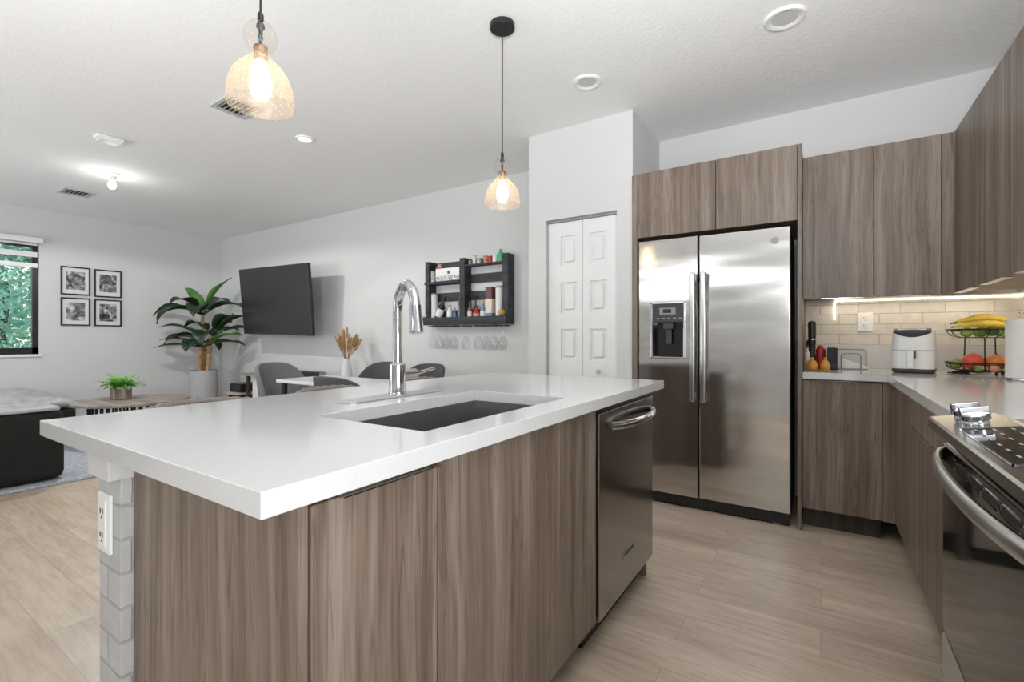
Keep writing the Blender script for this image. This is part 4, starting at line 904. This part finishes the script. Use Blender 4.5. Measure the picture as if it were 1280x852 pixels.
# upper right shelf
V = 1.8535
for x, r, h, mt, lid, lb in ((-3.0, .017, .05, 'mgrey', 'darkbottle', 'small grey tin at the left end of the upper right shelf'), (-2.945, .019, .095, 'label', 'dgrey', 'taller beige tin with dark lid on the upper right shelf'), (-2.885, .025, .06, 'canvas', 'mgrey', 'patterned grey tin on the upper right shelf'),
                         (-2.80, .026, .072, 'redprint', 'red', 'red printed tin, left of another red one, on the upper right shelf'), (-2.745, .024, .068, 'red', 'redprint', 'plain red tin on the upper right shelf'), (-2.69, .025, .07, 'whitelab', 'label', 'white tin beside the green bottle on the upper right shelf')):
    canister('small_tin', x, V, r, h, mt, lb, 'tin', YR, lid)
bottle('liquor_bottle', -2.622, YR, V, .032, .125, .35, 'greenbot', 'bright green bottle on top right shelf of the rack', cap='greenbot')

# ------------------------------------------------------------------ television and framed photos
tv = thing('television', 'large black wall-mounted television tilted slightly down', 'television', (-6.007, 3.5, 1.591), .008, local=True)
tv.rotation_euler = (.092, .021, .008)
obj('casing', B(-.7785, .7785, .004, .045, -.4475, .4475, bev=.006), 'black', tv)
bm = bmesh.new(); box(bm, -.7785, .7785, -.003, .006, -.4475, -.435); box(bm, -.7785, .7785, -.003, .006, .439, .4475); box(bm, -.7785, -.770, -.003, .006, -.435, .439); box(bm, .770, .7785, -.003, .006, -.435, .439)
obj('bezel', bm, 'dgrey', tv); obj('screen', B(-.770, .770, .0, .004, -.435, .439), 'screen', tv)
bm = bmesh.new(); box(bm, -.2, .2, .045, .06, -.2, .2, bev=.003); tube(bm, [(0, .06, 0), (.15, .2, 0), (0, .36, -.02)], .022, 8); box(bm, -.08, .08, .355, .375, -.15, .12, bev=.003); obj('wall_bracket', bm, 'dgrey', tv)
FRx = LX
k = 0
for (y0, y1, z0, z1, lb) in ((1.932, 2.225, 1.665, 2.031, 'black framed monochrome photo, upper left of the four'), (2.266, 2.561, 1.657, 2.028, 'black framed monochrome photo, upper right of the four'),
                         (1.932, 2.225, 1.266, 1.629, 'black framed monochrome photo, lower left of the four'), (2.266, 2.561, 1.264, 1.625, 'black framed monochrome photo, lower right of the four')):
    t = thing('picture_frame', lb, 'picture', (FRx + .002, (y0 + y1) / 2, (z0 + z1) / 2), 0, 'four framed photos on the left wall')
    bm = bmesh.new(); wf = .016
    for a in ((y0, y1, z0, z0 + wf), (y0, y1, z1 - wf, z1), (y0, y0 + wf, z0 + wf, z1 - wf), (y1 - wf, y1, z0 + wf, z1 - wf)): box(bm, FRx + .001, FRx + .024, *a)
    obj('frame', bm, 'black', t); obj('mount', B(FRx + .002, FRx + .012, y0 + wf, y1 - wf, z0 + wf, z1 - wf), 'mat', t)
    ym, zm = (y0 + y1) / 2, (z0 + z1) / 2
    obj('photograph', B(FRx + .012, FRx + .0135, ym - .093, ym + .093, zm - .115, zm + .12), PH[k], t); k += 1

# ------------------------------------------------------------------ tall plant
px, py = -7.42, 3.33
pt = thing('potted_palm', 'tall broad-leaved plant in a grey cylindrical pot in the corner', 'plant', (px, py, 0))
obj('pot', LT([(.15, 0), (.17, .01), (.177, .3), (.178, .632), (.174, .64), (.162, .638), (.16, .6)], (px - .09, py, 0), 40), 'pot', pt)
obj('soil', LT([(.159, .6), (.159, .612)], (px - .09, py, 0), 30), 'soil', pt)
def bleaf(base, az, el, ln, wd, droop=.5, mat='leaf', petiole=.0):
    """an arching paddle leaf with a folded midrib"""
    bm = bmesh.new(); base = Vector(base); d = Vector((math.cos(az), math.sin(az), 0)); side = Vector((-math.sin(az), math.cos(az), 0)); n = 12; rows = []
    p = base.copy(); a = el
    if petiole:
        pp = [base + (d * math.cos(el) + Vector((0, 0, math.sin(el)))) * petiole * t for t in (0, .5, 1)]; tube(bm, pp, [.012, .009, .007], 6); p = pp[-1]
    for i in range(n + 1):
        t = i / n; w_ = wd * (math.sin(PI * min(1, t * 1.02 + .03)) ** .6) * (1 - .35 * t) if t < 1 else .002
        w_ *= 1.25; up = Vector((0, 0, 1)) * math.cos(a) - d * math.sin(a); wav = .012 * math.sin(9 * t + az)
        rows.append([bm.verts.new(p + side * w_ + up * (w_ * .35 + wav)), bm.verts.new(p + side * w_ * .5 + up * w_ * .12), bm.verts.new(p), bm.verts.new(p - side * w_ * .5 + up * w_ * .12), bm.verts.new(p - side * w_ + up * (w_ * .35 - wav))])
        p = p + (d * math.cos(a) + Vector((0, 0, math.sin(a)))) * (ln / n); a -= droop / n * (1 + t)
    for r0, r1 in zip(rows, rows[1:]):
        for j in range(4): bm.faces.new((r0[j], r0[j + 1], r1[j + 1], r1[j]))
    o = obj('leaf', bm, mat, pt, sharp=180); o.modifiers.new('thick', 'SOLIDIFY').thickness = .004; return o
stems = [((px - .11, py - .02), 1.45, .05), ((px - .02, py + .02), 1.15, .20), ((px - .16, py + .05), .98, .0), ((px - .07, py - .07), 1.0, .08)]
for (sx, sy), h, ln_ in stems:
    pts = [(sx + ln_ * (t ** 1.3) * .6, sy, .6 + (h - .6) * t) for t in [i / 8 for i in range(9)]]
    obj('trunk', T(pts, [.034 * (1 - .35 * i / 8) * (1.12 if i % 2 else .95) for i in range(9)], 10), 'stem' if h < 1.3 else ['stem'][0], pt)
CR = Vector((math.cos(TH), math.sin(TH), 0)); aR = TH; aL = TH + PI
def leaves(c, lst):
    for (az, el, ln, wd, dp, mt) in lst: bleaf(c, az, el, ln, wd, dp, mt, .12)
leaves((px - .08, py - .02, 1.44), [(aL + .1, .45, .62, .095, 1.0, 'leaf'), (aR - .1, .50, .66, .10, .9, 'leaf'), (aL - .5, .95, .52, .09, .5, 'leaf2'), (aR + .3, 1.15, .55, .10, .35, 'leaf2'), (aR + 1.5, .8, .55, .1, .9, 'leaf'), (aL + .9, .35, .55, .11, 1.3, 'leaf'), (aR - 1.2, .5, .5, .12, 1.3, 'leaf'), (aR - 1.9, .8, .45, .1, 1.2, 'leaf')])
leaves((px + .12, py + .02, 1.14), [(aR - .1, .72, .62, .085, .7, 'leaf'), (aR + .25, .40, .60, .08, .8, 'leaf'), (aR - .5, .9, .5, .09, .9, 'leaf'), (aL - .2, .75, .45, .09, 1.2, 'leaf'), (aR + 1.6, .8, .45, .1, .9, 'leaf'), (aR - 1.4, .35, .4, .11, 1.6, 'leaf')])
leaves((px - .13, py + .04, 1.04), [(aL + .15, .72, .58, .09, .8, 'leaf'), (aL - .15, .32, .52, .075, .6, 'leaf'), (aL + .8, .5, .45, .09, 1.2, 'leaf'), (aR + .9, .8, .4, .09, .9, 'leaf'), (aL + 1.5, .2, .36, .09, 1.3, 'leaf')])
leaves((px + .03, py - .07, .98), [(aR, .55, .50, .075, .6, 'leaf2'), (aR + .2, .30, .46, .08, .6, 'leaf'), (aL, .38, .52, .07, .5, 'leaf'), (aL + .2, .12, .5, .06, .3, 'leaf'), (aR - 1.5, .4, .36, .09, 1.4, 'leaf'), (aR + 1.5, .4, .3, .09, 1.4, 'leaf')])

# ------------------------------------------------------------------ living area
solo('area_rug', B(-8.0, -4.83, .1, 2.75, .0, .022, bev=.008), 'rug', 'pale grey shaggy rug under the black sofa and coffee table', 'rug', at=(-6.4, 1.4, 0))
sf = thing('sectional_sofa', 'black sectional sofa with silver-grey seat cushions at the left edge', 'sofa', (-6.2, .2, .02))
def pillowbox(x0, x1, y0, y1, z0, z1, r): return B(x0, x1, y0, y1, z0, z1, bev=r, seg=4)
obj('side_arm', pillowbox(-5.18, -4.90, -1.4, 1.195, .03, .56, .06), 'black_fabric', sf)
obj('arm_top_pad', pillowbox(-5.19, -4.905, -1.35, 1.165, .555, .585, .014), 'silver_fabric', sf)
obj('base', pillowbox(-8.1, -5.19, -1.4, .55, .03, .36, .03), 'black_fabric', sf)
for y0, y1 in ((-.6, .58),): obj('seat_cushion', pillowbox(-7.1, -5.2, y0, y1, .34, .50, .05), 'silver_fabric', sf)
obj('chaise_base', pillowbox(-8.1, -6.95, .551, 1.78, .03, .33, .03), 'black_fabric', sf)
bm = bmesh.new()
nx_, ny_ = 26, 40; gv = []
for i in range(nx_ + 1):
    row = []
    for j in range(ny_ + 1):
        u, v = i / nx_, j / ny_; x, y = -8.08 + 1.16 * u, -.62 + 2.42 * v
        ed = min(u, 1 - u, 1 - v) ; z = .49 - .11 * math.exp(-ed * 16) + .012 * math.sin(9 * u + 5 * v) + .01 * math.sin(23 * v + 4 * u) + .05 * (1 - u) * (1 if v < .95 else .6)
        row.append(bm.verts.new((x, y, z)))
    gv.append(row)
for i in range(nx_):
    for j in range(ny_): bm.faces.new((gv[i][j], gv[i + 1][j], gv[i + 1][j + 1], gv[i][j + 1]))
o = obj('chaise_cushion', bm, 'silver_fabric', sf, 'rumpled silver-grey chaise cushion'); m_ = o.modifiers.new('t', 'SOLIDIFY'); m_.thickness = .12; m_.offset = -1
for x in (-8.0, -5.0):
    for y in (-1.3, .45): obj('foot', B(x - .03, x + .03, y - .03, y + .03, .022, .05), 'black', sf)

cx, cy = -6.10, 2.02
ct = thing('coffee_table', 'round weathered-grey coffee table with black slatted drum base', 'table', (cx, cy, .022))
obj('tabletop', LT([(.485, .43), (.50, .434), (.50, .455), (.495, .46)], (cx, cy, 0), 56), 'tablewood', ct)
bm = bmesh.new()
for k in range(36):
    a = 2 * PI * k / 36; tube(bm, [(cx + .36 * math.cos(a), cy + .36 * math.sin(a), .05), (cx + .36 * math.cos(a), cy + .36 * math.sin(a), .43)], .011, 6)
bs = obj('drum_slats', bm, 'black', ct); obj('base_ring', LT([(.30, .022), (.39, .022), (.39, .05), (.30, .05)], (cx, cy, 0), 40), 'black', ct)
fx, fy = -6.22, 1.95
fp = thing('potted_fern', 'small bright green fern in a square mottled pot on the coffee table', 'plant', (fx, fy, .46))
obj('pot', B(fx - .075, fx + .075, fy - .075, fy + .075, .4605, .58, bev=.006), 'potwood', fp)
bm = bmesh.new()
for k in range(110):
    a = random.uniform(0, 2 * PI); el = random.uniform(.35, 1.45); ln = random.uniform(.12, .21); p = Vector((fx + .03 * math.cos(a), fy + .03 * math.sin(a), .58)); d = Vector((math.cos(a), math.sin(a), 0)); s = Vector((-math.sin(a), math.cos(a), 0))
    for i in range(7):
        q = p + (d * math.cos(el) + Vector((0, 0, math.sin(el)))) * (ln / 7); wv = .03 * (1 - i / 9)
        for sg in (-1, 1):
            tip = (p + q) / 2 + s * sg * wv * 1.6 + Vector((0, 0, random.uniform(-.004, .01)))
            bm.faces.new([bm.verts.new(v) for v in (p, q + s * sg * wv * .5, tip)])
        el -= .16; p = q
obj('fronds', bm, 'fern', fp, sharp=180)

# media console along the wall
cn = thing('console_table', 'long low console table with a pale wood top and black legs under the television', 'table', (-5.5, 3.65, 0))
obj('tabletop', B(-6.74, -4.22, 3.45, 3.86, .585, .615, bev=.003), 'tablewood', cn)
for x in (-6.60, -4.40):
    bm = bmesh.new(); box(bm, x - .02, x + .02, 3.47, 3.51, 0, .584); box(bm, x - .02, x + .02, 3.80, 3.84, 0, .584); box(bm, x - .02, x + .02, 3.51, 3.80, 0, .03); obj('leg_frame', bm, 'black', cn)
obj('lower_shelf', B(-6.58, -4.42, 3.50, 3.83, .25, .275), 'tablewood', cn)
sb = thing('sound_bar', 'black soundbar lying on the console table', 'speaker', (-5.85, 3.62, .616))
obj('cabinet', B(-6.30, -5.15, 3.575, 3.675, .6155, .685, bev=.012, seg=3), 'black', sb); obj('end_cap', B(-5.151, -5.13, 3.58, 3.67, .622, .68, bev=.008), 'mgrey', sb)
wb = thing('white_box', 'white storage box on the shelf under the left end of the console table', 'box', (-6.3, 3.66, .276))
obj('carton', B(-6.56, -6.02, 3.52, 3.80, .2755, .52, bev=.006), 'white', wb); obj('lid', B(-6.565, -6.015, 3.515, 3.805, .52, .545, bev=.004), 'white', wb)
lt = thing('low_shelf', 'low brown wood shelf beside the grey plant pot', 'shelf', (-7.05, 3.6, 0))
obj('top', B(-7.42 + .28, -6.80, 3.46, 3.84, .30, .335, bev=.003), 'palewood', lt)
for x in (-7.10, -6.85): obj('leg', B(x - .018, x + .018, 3.48, 3.82, 0, .299), 'black', lt)
mb = thing('media_box', 'black boxy subwoofer on the low wood shelf', 'speaker', (-6.98, 3.65, .336))
obj('housing', B(-7.12, -6.82, 3.50, 3.80, .3355, .455, bev=.006), 'black', mb); obj('grille', B(-7.10, -6.84, 3.496, 3.501, .35, .44), 'blackglass', mb)
vx, vy = -4.66, 3.60
vs_ = thing('vase', 'pale ceramic vase on the console table holding dried stems', 'vase', (vx, vy, .616))
obj('body', LT([(.05, 0), (.066, .01), (.064, .08), (.052, .16), (.043, .22), (.041, .245), (.038, .246), (.038, .2)], (vx, vy, .6155), 30), 'vase', vs_)
dg = thing('dried_grass', 'bunch of brown dried wheat stems in the pale vase', 'dried flowers', (vx, vy, .84))
bms, bme = bmesh.new(), bmesh.new()
for k in range(30):
    a = random.uniform(0, 2 * PI); sp_ = random.uniform(.02, .21); h = random.uniform(.30, .46) * (1 - .25 * sp_ / .21)
    p0 = Vector((vx + .012 * math.cos(a), vy + .012 * math.sin(a), .72)); p1 = Vector((vx + .02 * math.cos(a), vy + .02 * math.sin(a), .86)); p2 = Vector((vx + sp_ * math.cos(a), vy + sp_ * math.sin(a), .80 + h)); pm = p1.lerp(p2, .4)
    tube(bms, [p0, p1, pm, p2], .0022, 5); d = (p2 - pm).normalized(); tube(bme, [p2 - d * .15, p2 - d * .09, p2 - d * .03, p2], [.006, .014, .011, .003], 6)
obj('stems', bms, 'wheat', dg); obj('seed_heads', bme, 'wheat', dg)

# ------------------------------------------------------------------ dining table, chairs, bar stools
tb = thing('dining_table', 'white-topped dining table behind the island', 'table', (-3.4, 2.62, 0))
obj('tabletop', B(-3.98, -2.45, 2.34, 2.86, .722, .75, bev=.006), 'whitetop', tb)
for x in (-3.95, -2.55):
    for y in (2.40, 2.80): obj('leg', T([(x, y, 0), (x, y, .722)], [.018, .026], 12), 'black', tb)
def shell(bm, w0, z0, z1, dpt, wrap, y0, n=18, m=8, top_r=.5):
    """a curved tub back: half ellipse in plan, rising from z0 to z1 with the sides falling forward"""
    rows = []
    for j in range(m + 1):
        v = j / m; row = []
        for i in range(n + 1):
            a = PI * (i / n - .5) * wrap; u = abs(i / n - .5) * 2
            zt_ = z0 + (z1 - z0) * (1 - .55 * u ** 3.2) ; z = z0 + (zt_ - z0) * v; rr = 1 + .06 * v
            row.append(bm.verts.new((w0 * rr * math.sin(a), y0 - dpt * rr * math.cos(a) - .05 * v, z)))
        rows.append(row)
    for a, b in zip(rows, rows[1:]):
        for i in range(n): bm.faces.new((a[i], a[i + 1], b[i + 1], b[i]))
def dining_chair(mat, label, loc, rz, zt=.86):
    t = thing('dining_chair', label, 'chair', loc, rz, 'dining chairs', local=True)      # faces +y
    bm = bmesh.new(); shell(bm, .235, .43, zt, .22, 1.05, .02); b = obj('backrest', bm, mat, t, sharp=180); q = b.modifiers.new('s', 'SOLIDIFY'); q.thickness = .035; q.offset = 0; q2 = b.modifiers.new('b', 'BEVEL'); q2.width = .01; q2.segments = 2
    bm = bmesh.new(); rr_loft(bm, [(0, 0, .42, .42, .1, .42), (0, 0, .46, .46, .12, .44), (0, 0, .46, .46, .12, .475), (0, 0, .40, .40, .1, .495)]); obj('seat', bm, mat, t)
    for sx in (-1, 1):
        for sy in (-1, 1): obj('leg', T([(sx * .15, sy * .15, .43), (sx * .22, sy * .22, 0)], [.016, .010], 10), 'black', t)
    return t
def face(x, y, tx_, ty_): return math.atan2(ty_ - y, tx_ - x) - PI / 2
c0 = dining_chair('dgrey_fabric', 'charcoal upholstered dining chair with its back to the island, left of the faucet', (-2.66, 2.14, 0), 0, .865)
def dch(x, y, rz, lb, mat=None):
    o = dup(c0, (x, y, 0), rz, lb)
    if mat:
        for ch in o.children:
            if ch.name.startswith(('backrest', 'seat')):
                ch.data = ch.data.copy(); ch.data.materials[0] = M[mat]
    return o
dch(-4.36, 2.68, -1.45, 'grey upholstered dining chair at the left end of the white dining table', 'grey_fabric')
dch(-3.70, 3.13, PI, 'charcoal dining chair on the far side of the table, partly behind the faucet')
dch(-3.10, 3.13, PI, 'charcoal dining chair on the far side of the table, right of the faucet')
def bar_stool(label, loc, rz=0):
    t = thing('bar_stool', label, 'stool', loc, rz, 'bar stools behind the island', local=True)     # faces +x
    bm = bmesh.new(); shell(bm, .225, .64, .866, .20, 1.0, 0, top_r=.3)
    bmesh.ops.transform(bm, matrix=Matrix.Rotation(-PI / 2, 4, 'Z'), verts=bm.verts[:])
    b = obj('backrest', bm, 'taupe_fabric', t, sharp=180); q = b.modifiers.new('s', 'SOLIDIFY'); q.thickness = .03; q.offset = 0
    bm = bmesh.new(); rr_loft(bm, [(0, 0, .38, .40, .1, .60), (0, 0, .42, .43, .12, .615), (0, 0, .42, .43, .12, .655), (0, 0, .37, .38, .1, .675)]); obj('seat', bm, 'taupe_fabric', t)
    for sy in (-1, 1):
        p = [(.14, .14, .605), (.145, .24, .45), (.15, .27, .34), (.15, .27, .10), (.14, .265, .03), (.10, .26, .012), (-.12, .26, .012), (-.15, .265, .03), (-.16, .27, .10), (-.15, .27, .34), (-.145, .24, .45), (-.14, .14, .605)]
        obj('leg', T([(a, sy * b_, c_) for a, b_, c_ in p], .011, 10), 'black', t)
    obj('foot_bar', T([(.15, -.27, .24), (.15, .27, .24)], .009, 8), 'black', t)
    # braided edge of the back
    pts = [];
    for i in range(37):
        a = PI * (i / 36 - .5); u = abs(i / 36 - .5) * 2; z = .64 + .226 * (1 - .55 * u ** 3.2)
        x_, y_ = .225 * 1.06 * math.sin(a), -.20 * 1.06 * math.cos(a) - .05; pts.append((y_, -x_, z + .004))
    bm = bmesh.new(); tube(bm, pts, [.019 if i % 2 else .015 for i in range(37)], 8); obj('edge_piping', bm, 'taupe_fabric', t)
    return t
s0 = bar_stool('taupe bar stool at the near end of the island, behind the worktop corner', (-1.72, .81, 0), -.25)
dup(s0, (-1.72, 1.39, 0), 0, 'taupe bar stool in the middle, left of the faucet behind the island')
dup(s0, (-1.72, 1.97, 0), 0, 'taupe bar stool at the far end of the island, just past the faucet')
